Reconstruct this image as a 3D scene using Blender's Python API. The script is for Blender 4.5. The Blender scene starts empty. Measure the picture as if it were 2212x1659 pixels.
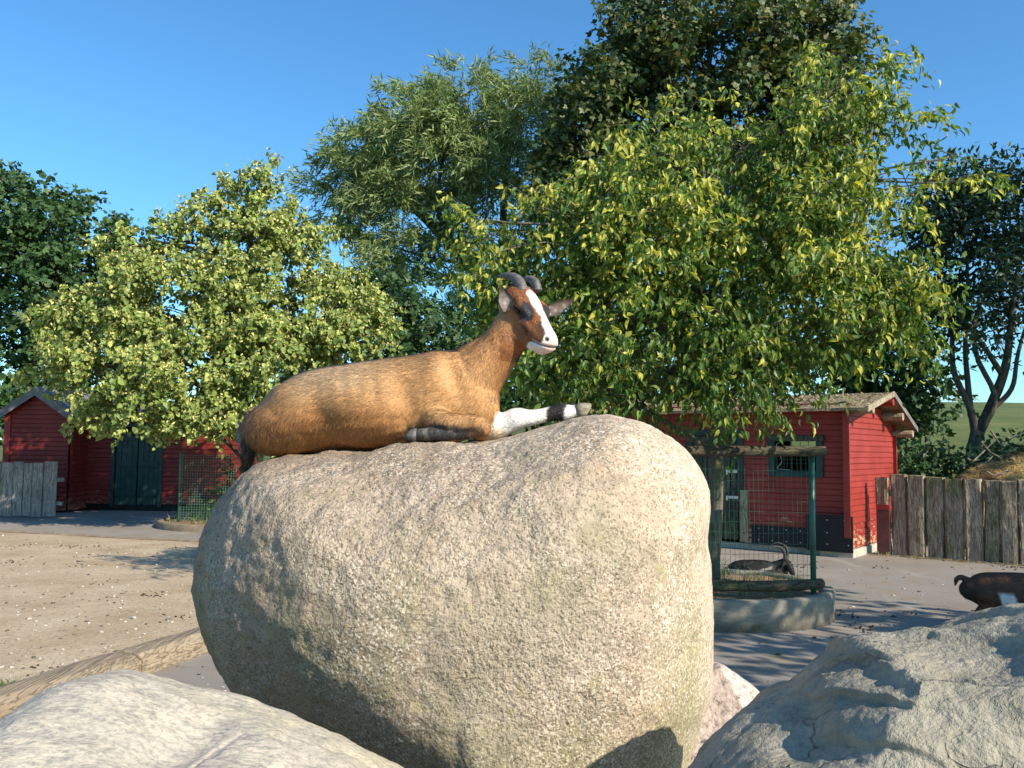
import bpy, math, random
import numpy as np
from mathutils import Matrix, Vector
R = math.radians
rng = np.random.default_rng(7)
random.seed(7)
scene = bpy.context.scene
col = scene.collection

# ------------------------------------------------------------------ camera
CAM = np.array([0.0, 0.0, 1.57])
PITCH, ROLL, HFOV = R(4.2), R(0.6), R(60)
cam_data = bpy.data.cameras.new('camera')
cam_data.sensor_width = 36.0
cam_data.lens = 18.0 / math.tan(HFOV / 2)
cam_data.clip_start = 0.05
cam_data.clip_end = 2000
cam = bpy.data.objects.new('camera', cam_data)
col.objects.link(cam)
cam.matrix_world = Matrix.Translation(CAM) @ Matrix.Rotation(math.pi / 2 + PITCH, 4, 'X') @ Matrix.Rotation(ROLL, 4, 'Z')
scene.camera = cam
CR = np.array(cam.matrix_world.to_3x3())

# ------------------------------------------------------------------ sky, sun, exposure
SUN_EL, SUN_PHI = R(32), R(38)          # the sun stands right of and behind the camera
SV = np.array([math.cos(SUN_EL) * math.cos(SUN_PHI), -math.cos(SUN_EL) * math.sin(SUN_PHI), math.sin(SUN_EL)])
world = bpy.data.worlds.new('World')
scene.world = world
world.use_nodes = True
wn = world.node_tree
sky = wn.nodes.new('ShaderNodeTexSky')
sky.sky_type = 'NISHITA'
sky.sun_disc = False
sky.sun_elevation = SUN_EL
sky.sun_rotation = math.atan2(SV[0], SV[1])
sky.altitude = 0
sky.air_density = 1.0
sky.dust_density = 0.4
sky.ozone_density = 4.0
bg = wn.nodes['Background']
bg.inputs['Strength'].default_value = 0.115
hsv = wn.nodes.new('ShaderNodeHueSaturation')
hsv.inputs['Saturation'].default_value = 1.12
wn.links.new(sky.outputs[0], hsv.inputs['Color'])
mul = wn.nodes.new('ShaderNodeMix'); mul.data_type = 'RGBA'; mul.blend_type = 'MULTIPLY'; mul.inputs[0].default_value = 1.0
mul.inputs[7].default_value = (0.85, 1.17, 1.22, 1.0)      # the phone's deep azure
wn.links.new(hsv.outputs[0], mul.inputs[6])
wn.links.new(mul.outputs[2], bg.inputs[0])
sun_data = bpy.data.lights.new('sun', 'SUN')
sun_data.energy = 5.0
sun_data.angle = R(0.5)
sun_data.color = (1.0, 0.90, 0.74)
sun = bpy.data.objects.new('sun', sun_data)
col.objects.link(sun)
sun.rotation_euler = Vector(SV).to_track_quat('Z', 'Y').to_euler()
scene.view_settings.view_transform = 'Standard'
scene.view_settings.look = 'None'
scene.view_settings.exposure = 0.68
scene.view_settings.gamma = 1.0
scene.cycles.use_denoising = True
scene.cycles.max_bounces = 6

# ------------------------------------------------------------------ measuring helpers (2212 x 1659 picture units)
F = 1106.0 / math.tan(HFOV / 2)
def ray(px, py):
    d = CR @ np.array([(px - 1106.0) / F, -(py - 829.5) / F, -1.0])
    return d / d[1]
def P(px, py, Y):
    return CAM + ray(px, py) * Y
def G(px, py, z=0.0):
    d = ray(px, py)
    return CAM + d * ((z - CAM[2]) / d[2])
def proj(p):
    q = (np.asarray(p) - CAM) @ CR
    return np.stack([1106.0 + F * q[..., 0] / -q[..., 2], 829.5 - F * q[..., 1] / -q[..., 2]], -1)

def norm(v):
    v = np.asarray(v, float)
    return v / np.maximum(np.linalg.norm(v, axis=-1, keepdims=True), 1e-9)

def _hash(i, seed):
    i = i.astype(np.int64)
    h = (i[..., 0] * 374761393 + i[..., 1] * 668265263 + i[..., 2] * 2147483647 + seed * 1274126177) & 0xFFFFFFFF
    h = ((h ^ (h >> 13)) * 1274126177) & 0xFFFFFFFF
    h = ((h ^ (h >> 16)) * 2246822519) & 0xFFFFFFFF
    return ((h ^ (h >> 15)) & 0xFFFFFF) / float(0xFFFFFF)
def vnoise(p, seed=0):
    p = np.asarray(p, float)
    i = np.floor(p); f = p - i
    f = f * f * f * (f * (f * 6 - 15) + 10)
    r = 0
    for dx in (0, 1):
        for dy in (0, 1):
            for dz in (0, 1):
                w = (f[..., 0] if dx else 1 - f[..., 0]) * (f[..., 1] if dy else 1 - f[..., 1]) * (f[..., 2] if dz else 1 - f[..., 2])
                r = r + w * _hash(i + np.array([dx, dy, dz]), seed)
    return r * 2 - 1
def fbm(p, octs=4, seed=0, gain=0.5):
    a, s, r = 1.0, 0.0, 0
    p = np.asarray(p, float)
    for o in range(octs):
        r = r + a * vnoise(p * 2.03 ** o + 17.3 * o, seed + o); s += a; a *= gain
    return r / s
def sstep(a, b, x):
    t = np.clip((np.asarray(x, float) - a) / (b - a), 0, 1)
    return t * t * (3 - 2 * t)

# ------------------------------------------------------------------ mesh helpers
def mesh_np(name, V, faces_by_size, mat=None, smooth=False, color=None, attrs=None):
    """faces_by_size: list of int arrays (n,k)"""
    me = bpy.data.meshes.new(name)
    V = np.asarray(V, np.float32)
    me.vertices.add(len(V)); me.vertices.foreach_set('co', V.ravel())
    fs = [np.asarray(f, np.int32) for f in faces_by_size if len(f)]
    loops = np.concatenate([f.ravel() for f in fs])
    tot = np.concatenate([np.full(len(f), f.shape[1], np.int32) for f in fs])
    start = np.concatenate([[0], np.cumsum(tot)[:-1]]).astype(np.int32)
    me.loops.add(len(loops)); me.loops.foreach_set('vertex_index', loops)
    me.polygons.add(len(tot)); me.polygons.foreach_set('loop_start', start); me.polygons.foreach_set('loop_total', tot)
    me.polygons.foreach_set('use_smooth', np.full(len(tot), bool(smooth)))
    me.update(calc_edges=True)
    if color is not None:
        c = np.ones((len(V), 4), np.float32); c[:, :3] = color
        a = me.color_attributes.new('tint', 'FLOAT_COLOR', 'POINT'); a.data.foreach_set('color', c.ravel())
    for k, v in (attrs or {}).items():
        a = me.attributes.new(k, 'FLOAT_VECTOR', 'POINT'); a.data.foreach_set('vector', np.asarray(v, np.float32).ravel())
    if mat: me.materials.append(mat)
    return me
def link(name, me, parent=None):
    o = bpy.data.objects.new(name, me); col.objects.link(o)
    if parent: o.parent = parent; o.matrix_parent_inverse = Matrix.Translation(-Vector(parent.location)) if parent.type == 'EMPTY' else Matrix()
    return o
def tag(o, label=None, cat=None, group=None, kind=None):
    if label: o['label'] = label
    if cat: o['category'] = cat
    if group: o['group'] = group
    if kind: o['kind'] = kind
    return o
def thing(name, label, cat, loc=(0, 0, 0), group=None):
    o = bpy.data.objects.new(name, None); col.objects.link(o)
    o.location = tuple(loc); o.empty_display_size = 0.1
    return tag(o, label, cat, group)

class MB:
    """collects simple shapes into one mesh"""
    def __init__(s): s.v = []; s.f = {}; s.n = 0
    def add(s, V, *faces):
        V = np.asarray(V, float)
        for f in faces:
            f = np.asarray(f, int)
            if f.size: s.f.setdefault(f.shape[1], []).append(f + s.n)
        s.v.append(V); s.n += len(V)
    def box(s, o, a, b, c):
        """corner o, edge vectors a, b, c"""
        o, a, b, c = [np.asarray(x, float) for x in (o, a, b, c)]
        if np.dot(np.cross(a, b), c) < 0: o, a = o + a, -a
        V = [o, o + a, o + a + b, o + b, o + c, o + a + c, o + a + b + c, o + b + c]
        s.add(V, [[0, 3, 2, 1], [4, 5, 6, 7], [0, 1, 5, 4], [1, 2, 6, 5], [2, 3, 7, 6], [3, 0, 4, 7]])
    def tube(s, pts, rad, n=8, cap=True, squash=None):
        pts = np.asarray(pts, float); k = len(pts)
        rad = np.broadcast_to(np.asarray(rad, float), (k,))
        t = np.gradient(pts, axis=0); t = norm(t)
        ref = np.array([0, 0, 1.0]) if abs(t[0][2]) < 0.9 else np.array([1.0, 0, 0])
        rings = []
        u = norm(np.cross(t[0], ref))
        for i in range(k):
            u = norm(u - t[i] * np.dot(u, t[i])); w = np.cross(t[i], u)
            ang = np.arange(n) * 2 * math.pi / n
            rings.append(pts[i] + rad[i] * (np.cos(ang)[:, None] * u + np.sin(ang)[:, None] * w))
        V = np.concatenate(rings); q = []
        i = np.arange(n); j = (i + 1) % n
        for r in range(k - 1):
            q.append(np.stack([r * n + i, r * n + j, (r + 1) * n + j, (r + 1) * n + i], 1))
        s.add(V, np.concatenate(q))
        if cap:
            s.f.setdefault(n, []).append(np.array([np.arange(n)[::-1] + s.n - len(V)]))
            s.f[n].append(np.array([np.arange(n) + (k - 1) * n + s.n - len(V)]))
    def data(s): return np.concatenate(s.v), [np.concatenate(f) for f in s.f.values()]
    def build(s, name, mat, parent=None, smooth=False, color=None):
        V, f = s.data()
        return link(name, mesh_np(name, V, f, mat, smooth, color), parent)

def bevel(o, w=0.006, seg=2):
    m = o.modifiers.new('bevel', 'BEVEL'); m.width = w; m.segments = seg; m.limit_method = 'ANGLE'; m.angle_limit = R(40)
    return o

# ------------------------------------------------------------------ material helpers
class NT:
    def __init__(s, name):
        s.m = bpy.data.materials.new(name); s.m.use_nodes = True
        s.t = s.m.node_tree; s.b = s.t.nodes['Principled BSDF']; s.out = s.t.nodes['Material Output']
    def n(s, typ, ins=None, **kw):
        nd = s.t.nodes.new('ShaderNode' + typ)
        for k, v in kw.items(): setattr(nd, k, v)
        for k, v in (ins or {}).items(): s.set(nd, k, v)
        return nd
    def set(s, nd, k, v):
        i = nd.inputs[k]
        if isinstance(v, bpy.types.NodeSocket): s.t.links.new(v, i)
        elif isinstance(v, bpy.types.Node): s.t.links.new(v.outputs[0], i)
        else: i.default_value = v
    def pos(s, scale=(1, 1, 1), rot=(0, 0, 0)):
        g = s.n('NewGeometry'); m = s.n('Mapping', {'Vector': g.outputs['Position'], 'Scale': scale, 'Rotation': rot})
        return m.outputs[0]
    def obj(s, scale=(1, 1, 1), rot=(0, 0, 0)):
        g = s.n('TexCoord'); m = s.n('Mapping', {'Vector': g.outputs['Object'], 'Scale': scale, 'Rotation': rot})
        return m.outputs[0]
    def noise(s, vec, scale, detail=4, rough=0.55, dist=0.0):
        return s.n('TexNoise', {'Vector': vec, 'Scale': scale, 'Detail': detail, 'Roughness': rough, 'Distortion': dist}).outputs[0]
    def voro(s, vec, scale, out='Distance', **kw):
        return s.n('TexVoronoi', {'Vector': vec, 'Scale': scale}, **kw).outputs[out]
    def ramp(s, fac, stops, interp='LINEAR'):
        r = s.n('ValToRGB', {'Fac': fac}); r.color_ramp.interpolation = interp
        e = r.color_ramp.elements
        while len(e) > 1: e.remove(e[-1])
        e[0].position = stops[0][0]; e[0].color = c4(stops[0][1])
        for p, c in stops[1:]:
            x = e.new(p); x.color = c4(c)
        return r.outputs[0]
    def mix(s, fac, a, b, blend='MIX'):
        m = s.n('Mix', data_type='RGBA', blend_type=blend, clamp_factor=True)
        for k, v in ((0, fac), (6, a), (7, b)):
            i = m.inputs[k]
            if isinstance(v, bpy.types.NodeSocket): s.t.links.new(v, i)
            else: i.default_value = c4(v) if k else v
        return m.outputs[2]
    def math(s, op, a, b=0.0, c=None):
        m = s.n('Math', operation=op)
        for k, v in enumerate((a, b) if c is None else (a, b, c)):
            if isinstance(v, bpy.types.NodeSocket): s.t.links.new(v, m.inputs[k])
            else: m.inputs[k].default_value = v
        return m.outputs[0]
    def bump(s, height, strength=0.5, dist=0.01, prev=None):
        ins = {'Height': height, 'Strength': strength, 'Distance': dist}
        if prev is not None: ins['Normal'] = prev
        return s.n('Bump', ins).outputs[0]
    def fin(s, color=None, rough=0.8, normal=None, spec=0.3, **kw):
        if color is not None: s.set(s.b, 'Base Color', c4(color) if isinstance(color, tuple) else color)
        s.set(s.b, 'Roughness', rough); s.set(s.b, 'Specular IOR Level', spec)
        if normal is not None: s.set(s.b, 'Normal', normal)
        for k, v in kw.items(): s.set(s.b, k, v)
        return s.m
def c4(c):
    if isinstance(c, (int, float)): return (c, c, c, 1)
    return tuple(c) if len(c) == 4 else (c[0], c[1], c[2], 1)

# ------------------------------------------------------------------ rock materials
def mat_granite():
    s = NT('granite_lichen'); p = s.pos()
    x = s.n('SeparateXYZ', {'Vector': p})
    big = s.noise(p, 1.5, 5, 0.62); mid = s.noise(p, 7, 6, 0.66)
    tone = s.math('ADD', big, s.math('MULTIPLY', x.outputs[0], .16))
    base = s.ramp(tone, [(0.28, (0.28, 0.20, 0.135)), (0.44, (0.375, 0.275, 0.19)), (0.58, (0.455, 0.355, 0.26)), (0.74, (0.56, 0.46, 0.36))])
    olive = s.ramp(s.math('SUBTRACT', s.noise(s.pos((1, 1, .8), (0.3, 0.2, 0.9)), 2.1, 5, 0.62), s.math('MULTIPLY', s.math('SUBTRACT', x.outputs[2], 1.10), .34)), [(0.44, 0), (0.62, 1)])
    base = s.mix(s.math('MULTIPLY', olive, 0.72), base, (0.235, 0.225, 0.115))
    base = s.mix(s.math('MULTIPLY', s.ramp(mid, [(0.36, 1), (0.52, 0)]), 0.40), base, (0.23, 0.185, 0.12))
    base = s.mix(s.math('MULTIPLY', s.ramp(s.noise(p, 24, 5, .7), [(0.40, 1), (0.56, 0)]), 0.32), base, (0.20, 0.175, 0.12))
    cell = s.voro(p, 215, 'Color'); cv = s.n('SeparateColor', {'Color': cell})
    pale = s.ramp(s.math('ADD', s.noise(p, 2.6, 5, 0.7), s.math('MULTIPLY', x.outputs[0], .10)), [(0.42, .12), (0.62, 1)])
    base = s.mix(s.math('MULTIPLY', s.math('MULTIPLY', s.ramp(cv.outputs[0], [(0.66, 0), (0.74, 1)]), pale), 0.68), base, (0.70, 0.63, 0.51))
    base = s.mix(s.math('MULTIPLY', s.ramp(cv.outputs[1], [(0.78, 0), (0.84, 1)]), 0.62), base, (0.11, 0.095, 0.06))
    gl = s.ramp(s.noise(s.pos((1, 1, 1), (1, 2, 0)), 11, 4, .7), [(.60, 0), (.68, 1)])
    base = s.mix(s.math('MULTIPLY', gl, .35), base, (0.40, 0.36, 0.15))
    pit = s.math('ADD', s.noise(p, 30, 5, 0.7), s.math('MULTIPLY', s.noise(p, 95, 3, 0.65), 0.6))
    rough = s.ramp(s.math('SUBTRACT', s.noise(p, 2.0, 3, .5), s.math('MULTIPLY', x.outputs[0], .35)), [(.40, .20), (.62, .9)])
    b = s.n('Bump', {'Height': pit, 'Strength': rough, 'Distance': 0.018})
    return s.fin(base, 0.88, b.outputs[0], 0.22)
def mat_gneiss():
    s = NT('banded_gneiss'); p = s.pos((3.2, 6, 9), (0.25, 0.45, 0.5))
    a = s.math('ADD', s.math('MULTIPLY', s.noise(p, 6, 5, 0.65, 0.6), .45), s.math('MULTIPLY', s.noise(p, 19, 4, 0.7, 0.4), .55)); b = s.noise(s.pos((0.9, 2.2, 2.4), (0.2, 0.4, 0.4)), 2.0, 4, 0.6)
    base = s.ramp(a, [(0.36, (0.20, 0.19, 0.165)), (0.45, (0.37, 0.325, 0.26)), (0.54, (0.50, 0.44, 0.345)), (0.66, (0.56, 0.47, 0.365))])
    base = s.mix(s.math('MULTIPLY', s.ramp(b, [(0.45, 0), (0.62, 1)]), 0.4), base, (0.31, 0.29, 0.25))
    yl = s.ramp(s.noise(s.pos(), 3.1, 3, 0.5), [(0.52, 0), (0.68, 1)])
    base = s.mix(s.math('MULTIPLY', yl, 0.45), base, (0.43, 0.37, 0.22))
    sp = s.ramp(s.noise(s.pos((1, 1, 2)), 90, 2, 0.5), [(0.56, 0), (0.64, 1)])
    base = s.mix(s.math('MULTIPLY', sp, 0.4), base, (0.17, 0.17, 0.16))
    h = s.math('ADD', s.noise(p, 12, 5, 0.65), s.math('MULTIPLY', s.noise(s.pos(), 90, 3, 0.6), 0.4))
    return s.fin(base, 0.82, s.bump(h, 0.5, 0.012), 0.25)
def mat_schist():
    s = NT('grey_schist'); p = s.pos((1, 1.4, 1.8), (0.5, 0.3, 0.7))
    a = s.noise(p, 4.5, 6, 0.65, 0.5); b = s.noise(s.pos(), 1.7, 4, 0.6)
    base = s.ramp(a, [(0.3, (0.20, 0.182, 0.155)), (0.45, (0.32, 0.292, 0.25)), (0.58, (0.42, 0.385, 0.33)), (0.72, (0.52, 0.48, 0.415))])
    base = s.mix(s.math('MULTIPLY', s.ramp(b, [(0.5, 0), (0.66, 1)]), 0.45), base, (0.37, 0.32, 0.26))
    g = s.n('NewGeometry'); z = s.n('SeparateXYZ', {'Vector': g.outputs['Position']}).outputs[2]
    moss = s.math('MULTIPLY', s.ramp(s.math('ADD', z, s.math('MULTIPLY', b, 0.35)), [(1.0, 1), (1.24, 0)]), 0.42)
    base = s.mix(moss, base, (0.215, 0.19, 0.095))
    cr = s.ramp(s.voro(s.n('Mapping', {'Vector': s.n('VectorMath', {0: s.pos((1, 1.6, 2.0), (.4, .3, .5)), 1: s.n('VectorMath', {0: s.n('TexNoise', {'Vector': s.pos(), 'Scale': 6.0, 'Detail': 4.0}).outputs[1], 1: (.35, .35, .35)}, operation='MULTIPLY')}, operation='ADD')}).outputs[0], 4.0, 'Distance', feature='DISTANCE_TO_EDGE'), [(0, 0), (.018, 1)])
    cr = s.math('MAXIMUM', cr, s.ramp(s.noise(s.pos(), 3.1, 3, .5), [(.46, 1), (.56, 0)]))
    base = s.mix(s.math('MULTIPLY', s.math('SUBTRACT', 1.0, cr), .7), base, (.10, .09, .075))
    base = s.mix(s.math('MULTIPLY', s.ramp(s.noise(s.pos(), 55, 4, .7), [(.38, 1), (.52, 0)]), .4), base, (.16, .15, .13))
    h = s.math('ADD', s.math('ADD', s.noise(p, 9, 6, 0.72, 0.6), s.math('MULTIPLY', s.noise(s.pos(), 60, 4, 0.7), 0.7)), s.math('MULTIPLY', cr, .5))
    return s.fin(base, 0.75, s.bump(h, 0.85, 0.016), 0.3)
def mat_pink():
    s = NT('pink_granite'); p = s.pos()
    base = s.ramp(s.noise(p, 50, 4, 0.7), [(0.36, (0.16, 0.14, 0.13)), (0.45, (0.42, 0.33, 0.28)), (0.6, (0.53, 0.44, 0.38))])
    return s.fin(base, 0.85, s.bump(s.noise(p, 60, 4, 0.65), 0.6, 0.01), 0.25)

# ------------------------------------------------------------------ rocks
def cubesphere(n):
    t = np.tan(np.linspace(-1, 1, n + 1) * math.pi / 4)
    a, b = np.meshgrid(t, t, indexing='ij')
    one = np.ones_like(a); Vs, Fs = [], []
    idx = np.arange((n + 1) ** 2).reshape(n + 1, n + 1)
    q = np.stack([idx[:-1, :-1], idx[1:, :-1], idx[1:, 1:], idx[:-1, 1:]], -1).reshape(-1, 4)
    for k, v in enumerate([(one, a, b), (-one, b, a), (b, one, a), (a, -one, b), (a, b, one), (b, a, -one)]):
        Vs.append(np.stack(v, -1).reshape(-1, 3)); Fs.append(q + k * (n + 1) ** 2)
    V = norm(np.concatenate(Vs)); Fq = np.concatenate(Fs)
    key = np.round(V * 1e5).astype(np.int64)
    _, first, inv = np.unique(key, axis=0, return_index=True, return_inverse=True)
    return V[first], inv.ravel()[Fq]
def vnormals(V, Fq):
    fn = np.cross(V[Fq[:, 2]] - V[Fq[:, 0]], V[Fq[:, 3]] - V[Fq[:, 1]])
    n = np.zeros_like(V)
    for k in range(4): np.add.at(n, Fq[:, k], fn)
    return norm(n)
def rock(name, label, mat, center, Y, sil, hd, n=2.5, sub=100, shape=None, disp=None, group=None):
    """a boulder whose outline seen from the front follows sil; hd = half its depth in metres"""
    D, Fq = cubesphere(sub)
    C = P(center[0], center[1], Y)
    S = np.array([P(x, y, Y) for x, y in sil]) - C
    ang = np.arctan2(S[:, 2], S[:, 0]); rad = np.hypot(S[:, 0], S[:, 2])
    # dense outline, resampled by angle
    m = len(S); pts = []
    for i in range(m):
        for t in np.linspace(0, 1, 24, endpoint=False): pts.append(S[i] * (1 - t) + S[(i + 1) % m] * t)
    pts = np.array(pts)
    for _ in range(6): pts = (np.roll(pts, 3, 0) + pts * 2 + np.roll(pts, -3, 0)) / 4
    a = np.arctan2(pts[:, 2], pts[:, 0]); r = np.hypot(pts[:, 0], pts[:, 2])
    o = np.argsort(a); a, r = a[o], r[o]
    rf = lambda th: np.interp(th, np.concatenate([a - 2 * math.pi, a, a + 2 * math.pi]), np.concatenate([r, r, r]))
    th = np.arctan2(D[:, 2], D[:, 0]); ph = np.arccos(np.clip(-D[:, 1], -1, 1))   # ph = 0 towards the viewer
    g = np.abs(np.sin(ph)) ** (2 / n); h = -np.sign(np.cos(ph)) * np.abs(np.cos(ph)) ** (2 / n) * hd
    corr = np.ones(361); tg = np.linspace(-math.pi, math.pi, 361)
    c2 = np.array(center, float)
    for it in range(3):
        rr = rf(th) * np.interp(th, tg, corr) * g
        V = C + np.stack([rr * np.cos(th), h, rr * np.sin(th)], 1)
        if shape: V = shape(V, C, S)
        q = proj(V) - c2
        if it < 2:
            qt = np.arctan2(-q[:, 1], q[:, 0]); qr = np.hypot(q[:, 0], q[:, 1])
            b = np.clip(((qt + math.pi) / (2 * math.pi) * 120).astype(int), 0, 119)
            mx = np.zeros(120); np.maximum.at(mx, b, qr)
            tb = (np.arange(120) + 0.5) / 120 * 2 * math.pi - math.pi
            want = rf(tb) * F / (Y)
            ratio = np.clip(want / np.maximum(mx, 1), 0.6, 1.2)
            ratio = (np.roll(ratio, 1) + 2 * ratio + np.roll(ratio, -1)) / 4
            corr = corr * np.interp(tg, np.concatenate([tb - 2 * math.pi, tb, tb + 2 * math.pi]), np.concatenate([ratio] * 3))
    N = vnormals(V, Fq)
    if np.mean(np.sum(N * (V - C), 1)) < 0: N = -N; Fq = Fq[:, ::-1]
    if disp: V = V + N * disp(V, N)[:, None]
    o = link(name, mesh_np(name, V, [Fq], mat, True))
    return tag(o, label, 'boulder', group)

def disp_main(V, N):
    rough = sstep(-0.1, 0.5, fbm(V * 1.3, 2, 41) + 0.55 - 0.5 * (V[:, 0] + 0.1))
    d = 0.018 * fbm(V * 2.2, 3, 3) + 0.010 * fbm(V * 9, 4, 5) * (0.35 + rough) + 0.0045 * fbm(V * 38, 3, 9) * (0.3 + rough)
    # shallow cracks running down to the right over the front
    for k, (z0, sl, x0, x1, sd) in enumerate([(0.98, -0.30, 0.10, 0.42, 50), (1.22, -0.12, 0.20, 0.40, 60), (1.30, -1.1, 0.50, 0.64, 70)]):
        line = V[:, 2] - (z0 + sl * (V[:, 0] - x0)) + 0.05 * fbm(V * 7, 3, sd)
        m = sstep(x0 - 0.05, x0 + 0.05, V[:, 0]) * sstep(x1 + 0.05, x1 - 0.05, V[:, 0]) * (V[:, 1] < 2.9)
        d = d - 0.006 * np.exp(-(line / 0.006) ** 2) * m * sstep(-.1, .25, fbm(V * 12, 2, sd + 3)) + 0.003 * np.exp(-((line - 0.02) / 0.015) ** 2) * m
    return d
def shape_main(V, C, S):
    # the lower left of the front falls away under a slanting shoulder
    V = V.copy(); h = V[:, 1] - C[1]
    x = V[:, 0] - C[0]; z = V[:, 2] - C[2]
    t = (-(x + 0.02) * 0.78 - (z + 0.08) * 0.62) + .05 * fbm(V * 2.5, 2, 18)
    k = np.maximum(t - 0.10, 0)
    k = k * k / (k + 0.45)
    front = (h < 0)
    V[:, 1] += np.where(front, k * 0.75 * np.clip(-h / 0.75, 0, 1) ** 1.1, 0)
    return V
M_granite = mat_granite(); M_gneiss = mat_gneiss(); M_schist = mat_schist(); M_pink = mat_pink()
rock('boulder', 'huge rounded pinkish grey boulder with green lichen that the brown goat lies on', M_granite, (1030, 1290), 2.9,
     [(525, 1012), (560, 985), (600, 970), (700, 964), (800, 960), (900, 951), (1000, 948), (1060, 946), (1110, 934), (1170, 914), (1240, 897), (1310, 891),
      (1370, 904), (1430, 931), (1480, 970), (1515, 1020), (1537, 1080), (1541, 1200), (1543, 1300), (1546, 1400), (1548, 1480), (1530, 1560), (1508, 1640), (1485, 1730),
      (1450, 1850), (1400, 2020), (1250, 2110), (1080, 2050), (980, 1850), (850, 1760), (690, 1660), (560, 1570), (470, 1490), (428, 1405), (407, 1320), (405, 1250), (415, 1190),
      (450, 1120), (480, 1065)], 0.78, 2.6, 150, shape_main, disp_main)

def surf(V, px, py):
    q = proj(V); e = np.hypot(q[:, 0] - px, q[:, 1] - py); near = np.where(e < max(18, e.min() + 2))[0]
    return V[near[np.argmin(V[near, 1])]]
def disp_left(V, N):
    d = 0.03 * fbm(V * 2.0, 3, 13) + 0.010 * fbm(V * np.array([4, 9, 12]), 4, 15)
    for cx, cy, a, b, c, dep in ((470, 1520, .10, .12, .045, .030), (400, 1570, .08, .10, .05, .030), (330, 1605, .06, .08, .03, .018), (640, 1540, .10, .10, .03, .012), (120, 1560, .08, .08, .03, .012)):
        q = (V - surf(V, cx, cy)) / np.array([a, b, c]); d -= dep * np.exp(-np.sum(q * q, 1))
    # a crack running up from the hollow
    c0, c1 = surf(V, 430, 1610), surf(V, 545, 1545); ax = c1 - c0; t = np.clip(((V - c0) @ ax) / (ax @ ax), 0, 1)
    dist = np.linalg.norm(V - c0 - t[:, None] * ax, axis=1) + .012 * fbm(V * 22, 3, 19)
    d -= .004 * np.exp(-(dist / .004) ** 2)
    d += .0035 * fbm(V * np.array([14, 34, 40]), 4, 17)
    r = V[:, 2] - 0.9 - 0.35 * V[:, 1] + 0.2 * V[:, 0] + 0.05 * fbm(V * 5, 3, 80)
    return d - 0.006 * np.exp(-((np.mod(r, 0.21) - 0.1) / 0.01) ** 2)
rock('boulder', 'low pale banded boulder in the lower left foreground, its top a smooth slope', M_gneiss, (260, 1900), 1.55,
     [(-200, 1740), (-60, 1610), (0, 1562), (60, 1512), (140, 1468), (215, 1444), (300, 1437), (380, 1438), (470, 1448), (560, 1466), (650, 1508), (750, 1566), (880, 1650),
      (1010, 1780), (1080, 1950), (1080, 2300), (1000, 2800), (300, 2900), (-400, 2800), (-500, 2200), (-400, 1900)], 0.5, 2.3, 170, None, disp_left)

def chop(V, C, S, planes):
    """planar fracture faces: whatever stands out past a plane is cut back to it; e = how far past the outline the plane lies"""
    V = V.copy()
    for nx, ny, nz, e in planes:
        n = norm(np.array([nx, ny, nz])); o = float(np.max(S @ n)) + e
        t = (V - C) @ n - o - .014 * fbm(V * 4.5, 3, int(abs(nx * 97) + abs(nz * 31))); V -= np.maximum(t, 0)[:, None] * n
    return V
def shape_right(V, C, S):
    return chop(V, C, S, [(-.42, -.58, .70, .03), (.28, -.70, .66, .02), (.02, -.34, .94, .0), (-.56, -.48, .68, .015), (-.1, -.97, .22, .22), (.62, -.58, .52, .02), (-.15, -.78, .60, .06)])
def disp_right(V, N):
    w = V + 0.05 * np.stack([fbm(V * 4, 3, 21), fbm(V * 4, 3, 22), fbm(V * 4, 3, 23)], 1)
    d = 0.022 * fbm(w * 2.6, 3, 25) + 0.010 * fbm(w * 7, 4, 27) + 0.006 * fbm(V * 18, 4, 29) + 0.0025 * fbm(V * 55, 3, 30)
    st = w @ np.array([3.5, 4.1, 9.2]); fr_ = st - np.floor(st)
    d += 0.013 * (sstep(.0, .10, fr_) - fr_) * sstep(-.25, .25, fbm(V * 2.4, 2, 31))
    for (px, py, rx, rz, dep) in ((2140, 1400, .13, .032, .050), (1880, 1450, .07, .030, .010), (2040, 1490, .08, .04, .016), (1740, 1560, .05, .03, .020), (1700, 1610, .04, .02, .012)):
        q = (V - surf(V, px, py)) / np.array([rx, .12, rz]); d -= dep * np.exp(-np.sum(q * q, 1))
    return d
rock('boulder', 'rough grey flaked boulder with hollows in the lower right foreground', M_schist, (2100, 1660), 1.56,
     [(1430, 1760), (1480, 1670), (1525, 1608), (1598, 1546), (1680, 1482), (1745, 1430), (1800, 1388), (1850, 1354), (1940, 1349), (2020, 1346), (2080, 1338), (2150, 1331), (2230, 1321),
      (2400, 1310), (2560, 1380), (2700, 1600), (2750, 2000), (2700, 2700), (2000, 2850), (1450, 2750), (1350, 2200), (1390, 1900)], 0.55, 1.9, 170, shape_right, disp_right)
def shape_pink(V, C, S):
    return chop(V, C, S, [(.55, -.6, .6, .0), (-.2, -.85, .45, .02), (.8, -.1, .55, .0), (.1, -.95, -.1, .12)])
def disp_pink(V, N):
    return 0.015 * fbm(V * 3, 3, 33) + 0.006 * fbm(V * 18, 4, 35)
rock('boulder', 'small pinkish angular boulder wedged behind the gap between the two larger boulders', M_pink, (1540, 1640), 3.3,
     [(1430, 1440), (1500, 1425), (1550, 1416), (1575, 1432), (1615, 1462), (1658, 1496), (1690, 1600), (1700, 1800), (1650, 1880), (1500, 1890), (1400, 1800), (1390, 1600)], 0.32, 2.2, 80, shape_pink, disp_pink)

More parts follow.
